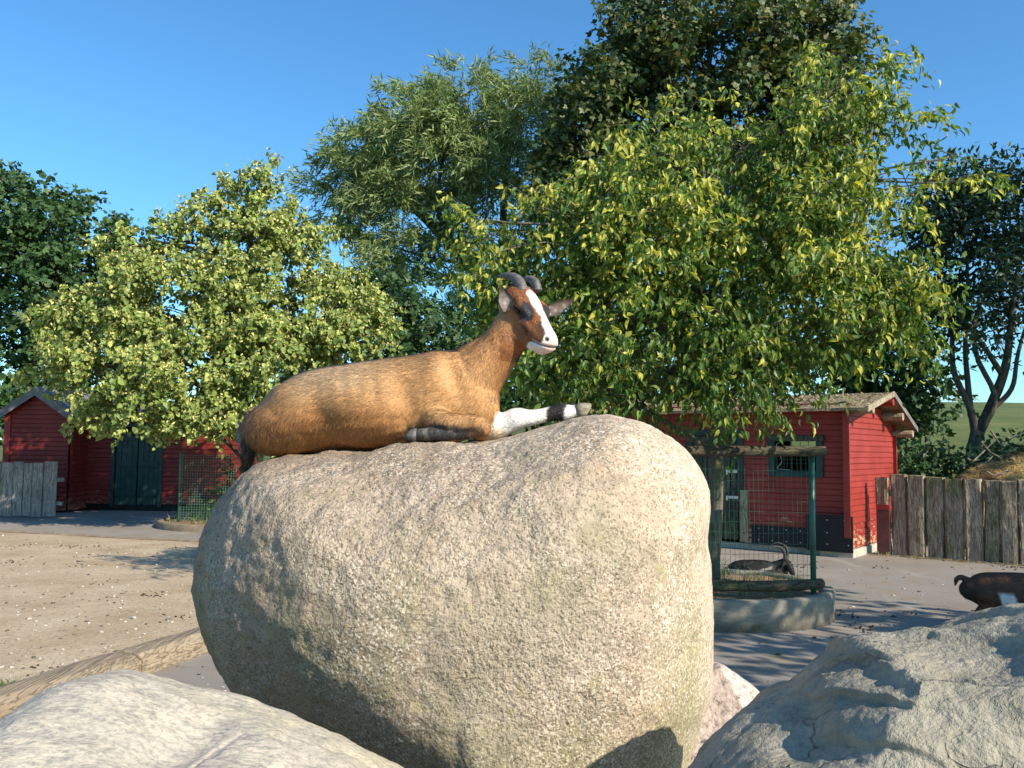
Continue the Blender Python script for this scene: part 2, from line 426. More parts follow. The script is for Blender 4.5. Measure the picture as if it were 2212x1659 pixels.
# ------------------------------------------------------------------ goats
def loft(mb, secs, n=20, axis_hint=None):
    """secs: list of (centre, vector a (half axis), vector b (half axis)) joined into one closed tube with domed ends"""
    rings = []
    ang = np.arange(n) * 2 * math.pi / n
    for c, a, b in secs:
        c, a, b = np.asarray(c, float), np.asarray(a, float), np.asarray(b, float)
        rings.append(c + np.cos(ang)[:, None] * a + np.sin(ang)[:, None] * b)
    k = len(rings)
    V = np.concatenate(rings + [[np.mean(rings[0], 0)], [np.mean(rings[-1], 0)]])
    i = np.arange(n); j = (i + 1) % n
    q = np.concatenate([np.stack([r * n + i, r * n + j, (r + 1) * n + j, (r + 1) * n + i], 1) for r in range(k - 1)])
    t = np.concatenate([np.stack([j, i, np.full(n, k * n)], 1), np.stack([(k - 1) * n + i, (k - 1) * n + j, np.full(n, k * n + 1)], 1)])
    mb.add(V, q, t)
def spline(pts, n):
    """Catmull-Rom through rows of numbers"""
    p = np.asarray(pts, float); p = np.vstack([2 * p[0] - p[1], p, 2 * p[-1] - p[-2]])
    k = len(p) - 3; out = []
    for u in np.linspace(0, k - 1e-6, n):
        i = int(u); t = u - i
        a, b, c, d = p[i], p[i + 1], p[i + 2], p[i + 3]
        out.append(0.5 * (2 * b + (c - a) * t + (2 * a - 5 * b + 4 * c - d) * t * t + (3 * b - a - 3 * c + d) * t ** 3))
    return np.array(out)
def limb(mb, pts, n=14, m=16, flat=1.0):
    """pts rows: x, y, z, radius -> round tapered limb with rounded ends"""
    s = spline(pts, m)
    c, r = s[:, :3], np.maximum(s[:, 3], 0.002)
    t = norm(np.gradient(c, axis=0)); secs = []
    ref = np.array([0, 1.0, 0]) if abs(t[0][1]) < 0.9 else np.array([1.0, 0, 0])
    u = norm(np.cross(t[0], ref))
    for i in range(m):
        u = norm(u - t[i] * np.dot(u, t[i])); w = np.cross(t[i], u)
        if i == 0:
            for f, g in ((0.9, 0.35), (0.5, 0.8)): secs.append((c[0] - t[0] * r[0] * f, u * r[0] * g, w * r[0] * g * flat))
        secs.append((c[i], u * r[i], w * r[i] * flat))
        if i == m - 1:
            for f, g in ((0.5, 0.8), (0.9, 0.35)): secs.append((c[i] + t[i] * r[i] * f, u * r[i] * g, w * r[i] * g * flat))
    loft(mb, secs, n)
def fuse(mb, voxel, smooth=8, factor=0.5):
    """one continuous skin over everything collected in mb"""
    V, f = mb.data(); me = mesh_np('skin', V, f)
    o = bpy.data.objects.new('skin', me); col.objects.link(o)
    m = o.modifiers.new('r', 'REMESH'); m.mode = 'VOXEL'; m.voxel_size = voxel; m.use_smooth_shade = True
    m = o.modifiers.new('s', 'SMOOTH'); m.factor = factor; m.iterations = smooth
    dg = bpy.context.evaluated_depsgraph_get(); ev = o.evaluated_get(dg)
    m2 = ev.to_mesh()
    V = np.empty(len(m2.vertices) * 3, np.float32); m2.vertices.foreach_get('co', V); V = V.reshape(-1, 3).astype(float)
    L = np.empty(len(m2.loops), np.int32); m2.loops.foreach_get('vertex_index', L)
    st = np.empty(len(m2.polygons), np.int32); m2.polygons.foreach_get('loop_start', st)
    tt = np.empty(len(m2.polygons), np.int32); m2.polygons.foreach_get('loop_total', tt)
    q = np.stack([L[st[tt == 4] + k] for k in range(4)], 1)
    ev.to_mesh_clear(); bpy.data.objects.remove(o); bpy.data.meshes.remove(me)
    return V, q
def mat_coat(name, rough=0.55, spec=0.35, use_normal=True):
    s = NT(name)
    a = s.n('Attribute', attribute_name='tint'); c = a.outputs[0]
    nrm = None
    if use_normal:
        nn = s.n('Attribute', attribute_name='skin_normal'); nrm = nn.outputs['Vector']
        return s.fin(c, rough, nrm, spec)
    p = s.pos((1, 1, 1)); h = s.noise(p, 300, 2, 0.6)
    return s.fin(c, rough, s.bump(h, 0.2, 0.002), spec)
def hairs(V, q, N, count, length, width, flow, paint, lift=0.35, weight=None, seed=1):
    """thin tapered hair strands lying along flow(pos, normal); returns V, quads, tris, colour, normals"""
    g = np.random.default_rng(seed)
    A = np.linalg.norm(np.cross(V[q[:, 2]] - V[q[:, 0]], V[q[:, 3]] - V[q[:, 1]]), axis=1) / 2
    if weight is not None: A = A * weight(V[q].mean(1))
    A = np.cumsum(A); A /= A[-1]
    f = np.searchsorted(A, g.random(count)); f = np.clip(f, 0, len(q) - 1)
    u, w = g.random(count)[:, None], g.random(count)[:, None]
    B = lambda X: (X[q[f, 0]] * (1 - u) + X[q[f, 1]] * u) * (1 - w) + (X[q[f, 3]] * (1 - u) + X[q[f, 2]] * u) * w
    p, n = B(V), norm(B(N))
    d = flow(p, n) + 0.22 * g.normal(size=p.shape)
    clump = np.stack([vnoise(p * 28, 90 + k) for k in range(3)], 1); d = d + 0.16 * clump
    d = norm(d - n * np.sum(d * n, 1, keepdims=True))
    side = np.cross(n, d)
    L = (length(p) if callable(length) else np.full(count, length)) * (0.65 + 0.7 * g.random(count)); L = L[:, None]
    lf = lift * (0.6 + 0.8 * g.random(count))[:, None]
    W = (width * (0.7 + 0.6 * g.random(count)))[:, None]
    m1 = p + d * L * 0.5 + n * L * lf * 0.5; tip = p + d * L + n * L * lf * 0.62
    VV = np.stack([p - side * W / 2, p + side * W / 2, m1 + side * W * 0.4, m1 - side * W * 0.4, tip], 1).reshape(-1, 3)
    i = np.arange(count)[:, None] * 5
    st_ = vnoise(np.stack([p @ np.array([30., 0, 12]), p[:, 1] * 60, p @ np.array([-50., 0, 130])], 1), 71)
    c = paint(p, n) * (0.68 + 0.62 * g.random(count))[:, None] * (1 + 0.10 * vnoise(p * 45, 70) + .05 * st_)[:, None]
    nn = norm(n + 0.45 * side * g.normal(size=(count, 1)) + 0.20 * d)
    return VV, i + np.array([0, 1, 2, 3]), i + np.array([3, 2, 4]), np.repeat(c, 5, 0), np.repeat(nn, 5, 0)
def hair_object(name, data, mat, parent):
    VV, a, b, c, nn = data
    me = mesh_np(name, VV, [a, b], mat, True, np.clip(c, 0, 1), {'skin_normal': nn})
    return link(name, me, parent)
def horn_mesh(mb, pts, n=12, rings=9):
    s = spline(pts, 60); t = np.linspace(0, 1, 60)
    s[:, 3] *= 1 + 0.03 * np.sin(t * rings * 2 * math.pi) * (1 - t)
    mb.tube(s[:, :3], s[:, 3], n)
def ear_mesh(base, tip, face, width, cup=0.35, n=14, m=9):
    """leaf-shaped cupped ear with thickness; face = direction the hollow looks"""
    base, tip = np.asarray(base, float), np.asarray(tip, float)
    ax = tip - base; L = np.linalg.norm(ax); ax = ax / L
    face = norm(np.asarray(face, float) - ax * np.dot(face, ax)); side = np.cross(ax, face)
    V = []
    for lay in (0, 1):
        for i in range(n):
            t = i / (n - 1)
            w = width * min(1.0, 0.62 + 1.6 * t) * (1 - max(0, t - .3) / .7) ** 0.8 + 0.0015
            for j in range(m):
                a = (j / (m - 1) * 2 - 1)
                roll = cup * (1 - 0.6 * t)
                V.append(base + ax * L * t + side * w * math.sin(a * 1.25) / math.sin(1.25) * (1 - 0.25 * roll) + face * (w * (abs(a) ** 2) * roll * 1.5) - face * (0.006 * (1 - t) + 0.0015) * lay - face * 0.006 * t * t)
    V = np.array(V); idx = np.arange(n * m).reshape(n, m)
    q = np.stack([idx[:-1, :-1], idx[:-1, 1:], idx[1:, 1:], idx[1:, :-1]], -1).reshape(-1, 4)
    k = n * m; b = np.concatenate([idx[0, :], idx[1:, -1], idx[-1, -2::-1], idx[-2:0:-1, 0]])
    rim = np.stack([b, np.roll(b, -1), np.roll(b, -1) + k, b + k], 1)
    return V, np.concatenate([q[:, ::-1], q + k, rim])

M_coat = mat_coat('goat_hair', .5, .4); M_skin = mat_coat('goat_skin', 0.75, 0.15, False)
def mat_horn():
    s = NT('horn'); p = s.obj()
    c = s.ramp(s.noise(p, 60, 4, 0.6), [(0.3, (0.055, 0.052, 0.05)), (0.6, (0.12, 0.112, 0.105)), (0.75, (0.2, 0.185, 0.165))])
    return s.fin(c, 0.55, s.bump(s.noise(s.obj((1, 1, 1)), 110, 3, 0.6), 0.4, 0.003), 0.4)
def mat_hoof():
    s = NT('hoof'); c = s.ramp(s.noise(s.obj((1, 3, 3)), 40, 4, 0.6), [(0.3, (0.13, 0.11, 0.075)), (0.6, (0.27, 0.235, 0.165)), (0.75, (0.36, 0.33, 0.25))])
    return s.fin(c, 0.6, s.bump(s.noise(s.obj(), 90, 3, 0.6), 0.3, 0.003), 0.35)
def mat_eye():
    s = NT('eye'); return s.fin((0.012, 0.008, 0.006), 0.12, None, 0.5)
M_horn, M_hoof, M_eye = mat_horn(), mat_hoof(), mat_eye()

# ---- the brown goat lying on the boulder
GY = 2.86
def C1(cx, cy, dy=0.0):                     # a point on the goat, dy metres behind its middle plane
    return P(508.3 + 0.3676 * cx, 542.2 + 0.3676 * cy, GY + dy)
UPX = GY / F * 0.3676                        # metres per unit
YV = np.array([0, 1.0, 0]); ZV = np.array([0, 0, 1.0]); XV = np.array([1.0, 0, 0])
mb = MB()
trunk = [(82, 1065, 60, .045), (120, 1050, 117, .080), (180, 1030, 160, .108), (260, 995, 202, .130), (360, 963, 238, .148), (500, 943, 258, .160), (660, 926, 266, .168), (820, 912, 273, .168),
         (980, 896, 279, .158), (1120, 878, 280, .142), (1260, 858, 276, .125), (1380, 855, 245, .108), (1470, 872, 190, .085), (1525, 890, 125, .060), (1550, 900, 60, .035)]
tr = spline([(a, b, c, d * 1000) for a, b, c, d in trunk], 60)
loft(mb, [(C1(a, b), ZV * c * UPX, YV * d / 1000) for a, b, c, d in tr], 28)
# neck: centre, half width across (in picture), half depth
neck = [(1310, 850, 225, .105, 50), (1395, 760, 188, .096, 48), (1475, 670, 150, .082, 45), (1550, 582, 130, .068, 42), (1605, 498, 124, .060, 42), (1636, 420, 106, .055, 40), (1655, 365, 85, .048, 40)]
nk = spline(neck, 24)
secs = []
for a, b, c, d, an in nk:
    t = R(an); secs.append((C1(a, b), (XV * math.cos(t) - ZV * math.sin(t)) * c * UPX, YV * d))
loft(mb, secs, 24)
limb(mb, [(*C1(1120, 710, 0), .050), (*C1(1270, 672, 0), .046), (*C1(1390, 622, 0), .046), (*C1(1470, 556, 0), .036), (*C1(1530, 490, 0), .03)], 14, 14)
# haunch
def blob(c, rx, ry, rz, tilt=0.0):
    A = XV * math.cos(tilt) + ZV * math.sin(tilt); B = -XV * math.sin(tilt) + ZV * math.cos(tilt)
    secs = []
    for ph in np.linspace(0.08, math.pi - 0.08, 14):
        secs.append((np.asarray(c) - A * rx * math.cos(ph), B * rz * math.sin(ph), YV * ry * math.sin(ph)))
    loft(mb, secs, 18)
blob(C1(350, 1010, -.062), .165, .085, .098, 0.25)
blob(C1(330, 1005, .062), .150, .080, .09, 0.25)
blob(C1(760, 1000, -.050), .22, .115, .088, 0.05)
# near foreleg, folded at the knee
limb(mb, [(*C1(1230, 890, -.055), .058), (*C1(1165, 975, -.095), .050), (*C1(1260, 1015, -.14), .034), (*C1(1380, 1015, -.145), .031), (*C1(1445, 1035, -.145), .030)], 16, 22)
limb(mb, [(*C1(1452, 1042, -.145), .0285), (*C1(1400, 1065, -.148), .020), (*C1(1260, 1078, -.15), .0175), (*C1(1120, 1076, -.15), .020), (*C1(1068, 1078, -.15), .0205)], 14, 18)
# far foreleg, stretched out
limb(mb, [(*C1(1420, 980, .03), .065), (*C1(1500, 1030, .02), .055), (*C1(1585, 1015, .01), .038), (*C1(1655, 985, .0), .036), (*C1(1725, 982, -.003), .0275), (*C1(1800, 968, -.005), .0235), (*C1(1870, 953, -.005), .0245), (*C1(1922, 947, -.005), .0285),
          (*C1(1975, 945, -.005), .022), (*C1(2015, 938, -.005), .020)], 16, 26)
# head in its own axes: f towards the nose, s towards the goat's right, u over the forehead
HP, HYW = R(50), R(47)
hf = np.array([math.cos(HP) * math.cos(HYW), -math.cos(HP) * math.sin(HYW), -math.sin(HP)])
hs = np.array([-math.sin(HYW), -math.cos(HYW), 0.0]); hu = np.cross(hs, hf)
if hu[2] < 0: hu = -hu
HO = C1(1716, 212, -0.018); HS = 1.06
def Hd(t, s, u): return HO + HS * (hf * t + hs * s + hu * u)
def to_head(p):
    d = (np.asarray(p) - HO) / HS
    return d @ hf, d @ hs, d @ hu
def sec(t, top, bot, w): return (t, (top + bot) / 2, w, (top - bot) / 2)
head = [sec(-.040, -.030, -.095, .030), sec(-.022, -.008, -.115, .050), sec(.0, 0, -.125, .058), sec(.03, .002, -.135, .062), sec(.06, .001, -.142, .062), sec(.09, -.003, -.145, .056), sec(.12, -.006, -.140, .049),
        sec(.145, -.009, -.124, .042), sec(.165, -.011, -.108, .038), sec(.185, -.012, -.096, .037), sec(.20, -.013, -.086, .035), sec(.212, -.018, -.075, .028), sec(.220, -.030, -.060, .013)]
hh = spline(head, 40)
loft(mb, [(Hd(t, 0, c), HS * hs * w, HS * hu * h) for t, c, w, h in hh], 24)
for sg in (1, -1):
    limb(mb, [(*Hd(.040, sg * .046, -.024), .014), (*Hd(.068, sg * .050, -.024), .0165), (*Hd(.095, sg * .042, -.026), .012)])      # brow
    limb(mb, [(*Hd(.075, sg * .040, -.100), .026), (*Hd(.11, sg * .036, -.106), .027), (*Hd(.14, sg * .026, -.098), .021), (*Hd(.175, sg * .016, -.082), .016)])       # jaw
    limb(mb, [(*Hd(.10, sg * .040, -.060), .018), (*Hd(.14, sg * .030, -.052), .016), (*Hd(.175, sg * .022, -.045), .014)])       # cheek
limb(mb, [(*Hd(.15, 0, -.090), .018), (*Hd(.185, 0, -.082), .018), (*Hd(.205, 0, -.070), .013)])                                 # chin
def c1_of(p):
    d = (p - CAM); k = GY / (CAM[1] + d[..., 1])
    # plain measurements along the goat: x and z at its middle plane, read in the same units as C1
    o = C1(0, 0); return (p[..., 0] - o[0]) / UPX, (o[2] - p[..., 2]) / UPX
GV, GQ = fuse(mb, 0.0042, 10)
# mouth, nostrils, eye slits pressed into the skin
t, s, u = to_head(GV)
hm = (t > -.03)
GN = vnormals(GV, GQ)
if np.mean(np.sum(GN * (GV - GV.mean(0)), 1)) < 0: GN = -GN; GQ = GQ[:, ::-1]
def mouth_at(t): return -.067 + (t - .17) * .52
mouth = np.exp(-((u - mouth_at(t)) / .0042) ** 2) * sstep(.152, .165, t)
near_head = hm & (np.abs(s) < .08) & (u > -.16) & (u < .03)
dent = np.where(near_head, .006 * mouth, 0)
for sg in (1, -1):
    dn = ((t - .200) / .011) ** 2 + ((s - sg * .021) / .009) ** 2 + ((u + .028) / .009) ** 2
    dent = dent + np.where(near_head, .007 * np.exp(-dn), 0)
    de = ((t - .070) / .016) ** 2 + ((s - sg * .060) / .02) ** 2 + ((u + .040) / .0065) ** 2
    dent = dent + np.where(near_head, .006 * np.exp(-de), 0)
xg, yg = c1_of(GV); near = GV[:, 1] < GY - .02
for cx, cy, rx, ry, dep in ((600, 985, 80, 130, .010), (1060, 880, 70, 150, .012), (1330, 760, 60, 120, .012), (470, 800, 120, 60, .008), (880, 700, 300, 30, .006)):
    dent = dent + np.where(near & (xg < 1450), dep * np.exp(-((xg - cx - .25 * (yg - cy)) / rx) ** 2 - ((yg - cy) / ry) ** 2), 0)
for cx, cy, rx, ry, dep in ((300, 830, 60, 45, .004), (1210, 720, 70, 110, .014), (420, 1040, 120, 70, .010), (820, 960, 190, 90, .012)):
    dent = dent - np.where(near & (xg < 1450), dep * np.exp(-((xg - cx) / rx) ** 2 - ((yg - cy) / ry) ** 2), 0)
for k in range(5):
    dent = dent + np.where(near, .0009 * np.exp(-((xg - (640 + 85 * k) - .22 * (yg - 850)) / 22) ** 2 - ((yg - 850) / 110) ** 2), 0)
GV = GV - GN * dent[:, None]
GN = vnormals(GV, GQ)
if np.mean(np.sum(GN * (GV - GV.mean(0)), 1)) < 0: GN = -GN

WHITE = np.array([.78, .75, .70]); BLACK = np.array([.022, .019, .017]); TAN = np.array([.60, .315, .13]); RUST = np.array([.41, .175, .06]); PALE = np.array([.76, .50, .275]); FACE = np.array([.25, .095, .035])
def lerp(a, b, t): return a * (1 - t)[..., None] + b * t[..., None]
def goat_paint(p, n=None):
    x, y = c1_of(p)
    w = 40 * fbm(p * 14, 3, 51); x2, y2 = x + w, y + w
    c = np.broadcast_to(TAN, p.shape).copy()
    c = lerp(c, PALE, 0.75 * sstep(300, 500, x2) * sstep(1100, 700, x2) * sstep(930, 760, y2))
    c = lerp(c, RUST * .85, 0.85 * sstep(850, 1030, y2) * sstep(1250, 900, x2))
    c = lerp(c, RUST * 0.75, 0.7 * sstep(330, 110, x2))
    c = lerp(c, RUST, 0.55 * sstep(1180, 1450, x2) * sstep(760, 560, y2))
    c = lerp(c, RUST * 0.85, 0.6 * sstep(1500, 1600, x2))
    c = lerp(c, BLACK * 2, 0.8 * sstep(150, 90, x2))                               # rump edge
    yb = np.interp(x, [80, 150, 220, 300, 400, 550, 700, 900, 1050, 1200, 1300, 1400, 1500], [1000, 905, 832, 760, 714, 682, 656, 628, 604, 586, 560, 520, 450])
    mid = np.abs(p[..., 1] - GY)
    c = lerp(c, BLACK * 1.6, 0.9 * sstep(.060, .035, mid + .01 * fbm(p * 30, 2, 3)) * (y < yb + 45) * sstep(1420, 1330, x))   # dorsal stripe
    # near lower foreleg: black with a pale fleck; knee shadow
    zz = sstep(1020, 1048, y2 - 0.08 * (x - 1250)) * sstep(1530, 1480, x) * sstep(1062, 1080, x) * (p[..., 1] < GY - .10)
    c = lerp(c, BLACK * 1.9 + .012, zz)
    c = lerp(c, np.array([.36, .33, .28]), zz * sstep(.25, .5, fbm(p * 22, 3, 8)) * 0.4)
    c = lerp(c, RUST * 0.6, 0.5 * sstep(1400, 1470, x2) * sstep(950, 1000, y2) * (p[..., 1] < GY - .10))
    # far foreleg: white, black patch above the hoof
    leg = sstep(0, 50, (x2 - 1535) + (y - 985) * .25) * (y > 875) * (x + 2.2 * (y - 1000) > 1460) * (p[..., 1] > GY - .08)
    c = lerp(c, WHITE, leg * (x > 1480))
    c = lerp(c, np.array([.55, .38, .20]), leg * sstep(1010, 1080, y2) * sstep(1700, 1560, x) * 0.8)
    c = lerp(c, BLACK, (leg > .3) * sstep(24, 10, np.abs(x2 - w * .3 - 1902 + .25 * (y - 945)) - 30))
    # head
    t, s, u = to_head(p)
    hd = (t > -.06) & (y < 640) & (x > 1540) & (np.abs(s) < .09) & (u > -.17) & (u < .05)
    hd = hd & ~((t < .05) & (u < -.07 - .9 * t))
    wv = .006 * fbm(p * 60, 2, 61)
    f = np.broadcast_to(FACE, p.shape).copy()
    f = lerp(f, TAN * .8, .6 * sstep(-.045, -.09, u) * sstep(.14, .06, t))
    sa = np.abs(s)
    eye = np.exp(-(((t - .090) / .034) ** 2 + ((sa - .042) / .022) ** 2 + ((u + .024) / .030) ** 2) * .9)
    f = lerp(f, np.array([.035, .033, .036]), sstep(.30, .55, eye + wv * 8))
    st = np.exp(-((u + .045 + .35 * (t - .10)) / .010) ** 2) * sstep(.08, .10, t) * sstep(.165, .14, t) * (sa > .02)
    f = lerp(f, np.array([.05, .03, .025]), .75 * sstep(.3, .7, st))
    hwid = np.interp(t, [.012, .030, .06, .095, .13, .160, .185, .200], [.002, .019, .022, .014, .013, .019, .022, .03])
    blz = sstep(.003, -.003, sa + wv - hwid) * (u > -.055) * (t > .012)
    f = lerp(f, np.array([.045, .028, .022]), .8 * sstep(.012, .003, np.abs(sa + wv - hwid - .004)) * (t > .14) * (u > -.05))
    f = lerp(f, WHITE, blz)
    xi, yi = c1_of(p)
    thr = .200 - .032 * sstep(-.042, -.068, u)
    muz = sstep(-.003, .004, t + wv - thr) * (u > -.125) * (xi > 1690)
    f = lerp(f, np.array([.74, .67, .61]), muz)
    f = lerp(f, np.array([.62, .38, .34]), .5 * muz * sstep(.205, .215, t))
    mo = np.exp(-((u - mouth_at(t)) / .0034) ** 2) * sstep(.150, .162, t)
    f = lerp(f, np.array([.04, .02, .018]), .85 * sstep(.35, .8, mo))
    for sg in (1, -1):
        dn = ((t - .200) / .011) ** 2 + ((s - sg * .021) / .009) ** 2 + ((u + .028) / .009) ** 2
        f = lerp(f, np.array([.05, .018, .015]), sstep(.4, .75, np.exp(-dn)))
        de = ((t - .072) / .018) ** 2 + ((s - sg * .060) / .02) ** 2 + ((u + .040) / .0055) ** 2
        f = lerp(f, BLACK * .6, sstep(.4, .8, np.exp(-de)))
    throat = np.exp(-(((t - .140) / .034) ** 2 + ((u + .155) / .020) ** 2 + (s / .05) ** 2))
    f = lerp(f, BLACK * 1.5, .85 * sstep(.3, .7, throat))
    c = np.where(hd[..., None], f, c)
    c = lerp(c, BLACK * 1.5, .9 * sstep(.35, .75, throat))
    return c
def goat_flow(p, n):
    x, y = c1_of(p)
    d = np.zeros_like(p) + np.array([-1.0, 0.0, -0.55])
    k = sstep(850, 1100, y)[:, None]; d = d * (1 - k) + np.array([-.35, 0, -1.0]) * k
    k = (sstep(1250, 1400, x) * sstep(900, 760, y))[:, None]; d = d * (1 - k) + np.array([-.55, 0, -1.0]) * k
    t, s, u = to_head(p)
    k = (sstep(-.03, .02, t) * (np.abs(s) < .1) * (u > -.12))[:, None]; d = d * (1 - k) - hf * k
    k = ((x > 1560) * (y > 880))[:, None]; d = np.where(k, np.array([1.0, 0, .25]), d)
    return d
def goat_len(p):
    x, y = c1_of(p); t, s, u = to_head(p)
    L = np.full(len(p), .015)
    L = np.where((t > -.02) & (u > -.13) & (np.abs(s) < .1), .0055, L)
    L = np.where((t > .165) & (u > -.12) & (np.abs(s) < .1), .0022, L)
    L = np.where((x > 1480) & (y > 880), .008, L)
    L = np.where((y > 1015) & (x > 1020) & (p[:, 1] < GY - .1), .008, L)
    L = np.where((x < 300), .024, L)
    return L
goat = thing('goat', 'brown goat with white blaze and dark curved horns lying on top of the huge boulder', 'goat', (C1(700, 1130)[0], GY, C1(700, 1130)[2]))
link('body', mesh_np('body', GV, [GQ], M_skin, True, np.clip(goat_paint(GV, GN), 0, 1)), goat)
side_w = lambda c: np.where(c[:, 1] < GY + .06, 1.0, .45) * np.where(to_head(c)[0] > -.01, 1.5, 1.0)
hair_object('coat', hairs(GV, GQ, GN, 110000, goat_len, .0013, goat_flow, goat_paint, .20, side_w, 5), M_coat, goat)
# horns
for pts in ([(*C1(1682, 240, -.02), .0205), (*C1(1672, 192, -.015), .0190), (*C1(1645, 160, -.005), .0160), (*C1(1605, 145, .01), .0115), (*C1(1570, 144, .025), .0075), (*C1(1535, 158, .035), .0022)],
            [(*C1(1775, 235, .045), .0165), (*C1(1766, 196, .05), .0160), (*C1(1748, 172, .065), .0140), (*C1(1715, 163, .08), .0105), (*C1(1690, 166, .095), .006), (*C1(1672, 175, .105), .002)]):
    mb = MB(); horn_mesh(mb, pts); mb.build('horn', M_horn, goat, True)
# ears
def ear(base, tip, face, w, tipcol, incol, outcol, cup=.5):
    V, q = ear_mesh(base, tip, face, w, cup)
    k = len(V) // 2; t = np.linalg.norm(V - np.asarray(base), axis=1) / np.linalg.norm(np.asarray(tip) - np.asarray(base))
    c = np.where((np.arange(len(V)) < k)[:, None], np.asarray(incol), np.asarray(outcol))
    j = np.arange(len(V)) % 9; edge = np.abs(j - 4) / 4
    c = lerp(c, np.asarray(tipcol), np.where(np.arange(len(V)) < k, np.clip(sstep(.45, .9, t) + .9 * sstep(.6, .95, edge), 0, 1), sstep(.5, .9, t) * .6))
    streak = sstep(.05, .45, vnoise(np.stack([V @ np.array([150., 60, 10]), V @ np.array([20., 100, 30]), V[:, 2] * 22], 1), 3)) * (np.arange(len(V)) < k) * sstep(.8, .35, t) * sstep(.95, .6, edge)
    c = lerp(c, np.array([.55, .50, .45]), streak * .55)
    c = c * (1 + .35 * vnoise(V * 220, 3))[:, None]
    o = link('ear', mesh_np('ear', V, [q], M_skin, True, np.clip(c, 0, 1)), goat)
    ss = o.modifiers.new('sub', 'SUBSURF'); ss.levels = 1; ss.render_levels = 1
    return V, q
ear(C1(1596, 356, -.052), C1(1560, 196, -.055), np.array([.28, -.95, .1]), .030, (.03, .02, .017), (.16, .125, .105), (.20, .085, .04), .6)
ear(C1(1822, 362, .035), C1(1998, 284, .085), np.array([-.1, -.9, -.35]), .025, (.045, .028, .022), (.11, .08, .065), (.12, .06, .04), .5)
# eyes: half-closed, dark
for sg in (1, -1):
    mb = MB(); c = Hd(.070, sg * .0555, -.040)
    secs = []
    for ph in np.linspace(0.15, math.pi - 0.15, 10): secs.append((c - hf * .0115 * math.cos(ph), hs * .0095 * math.sin(ph), hu * .0062 * math.sin(ph)))
    loft(mb, secs, 14); mb.build('eye', M_eye, goat, True)
# hoof of the stretched leg: two toes
hx = norm(C1(2090, 925) - C1(2010, 940)); hz = norm(ZV - hx * np.dot(ZV, hx))
for k in (-1, 1):
    mb = MB(); c0 = C1(2005, 940, -.005 + k * .011)
    loft(mb, [(c0, hz * .021, YV * .0115), (c0 + hx * .016, hz * .0235, YV * .0125), (c0 + hx * .030 + hz * .001, hz * .020, YV * .0115), (c0 + hx * .043 + hz * .006, hz * .012, YV * .0085), (c0 + hx * .050 + hz * .010, hz * .004, YV * .004)], 14)
    mb.build('hoof', M_hoof, goat, True)
mb = MB(); c0 = C1(1058, 1080, -.15)
loft(mb, [(c0 + XV * .004, ZV * .020, YV * .019), (c0 - XV * .012 - ZV * .001, ZV * .019, YV * .019), (c0 - XV * .026 - ZV * .004, ZV * .012, YV * .013), (c0 - XV * .032 - ZV * .006, ZV * .004, YV * .005)], 14)
mb.build('hoof', M_horn, goat, True)
# tail: a hanging tuft
mb = MB(); limb(mb, [(*C1(125, 965, -.03), .024), (*C1(98, 1040, -.05), .028), (*C1(92, 1110, -.055), .025), (*C1(82, 1180, -.055), .016), (*C1(66, 1240, -.05), .006)], 14, 16)
V, f = mb.data(); Fq = [x for x in f if x.shape[1] == 4][0]
def tail_paint(p, n=None):
    x, y = c1_of(p)
    c = np.broadcast_to(BLACK * 1.6, p.shape).copy()
    c = lerp(c, RUST * .6, sstep(1040, 980, y) * .8)
    return lerp(c, WHITE * .8, sstep(26, 12, np.abs(x - 108 - 0.08 * (1100 - y)) + 6 * fbm(p * 50, 2, 4)) * sstep(1020, 1060, y) * sstep(1180, 1130, y) * (p[..., 1] < GY))
tail = link('tail', mesh_np('tail', V, f, M_skin, True, np.clip(tail_paint(V), 0, 1)), goat)
Nt = vnormals(V, Fq)
hair_object('tail_hair', hairs(V, Fq, Nt, 3500, .05, .0012, lambda p, n: np.zeros_like(p) + np.array([-.3, 0, -1.0]), tail_paint, .2, None, 6), M_coat, tail)

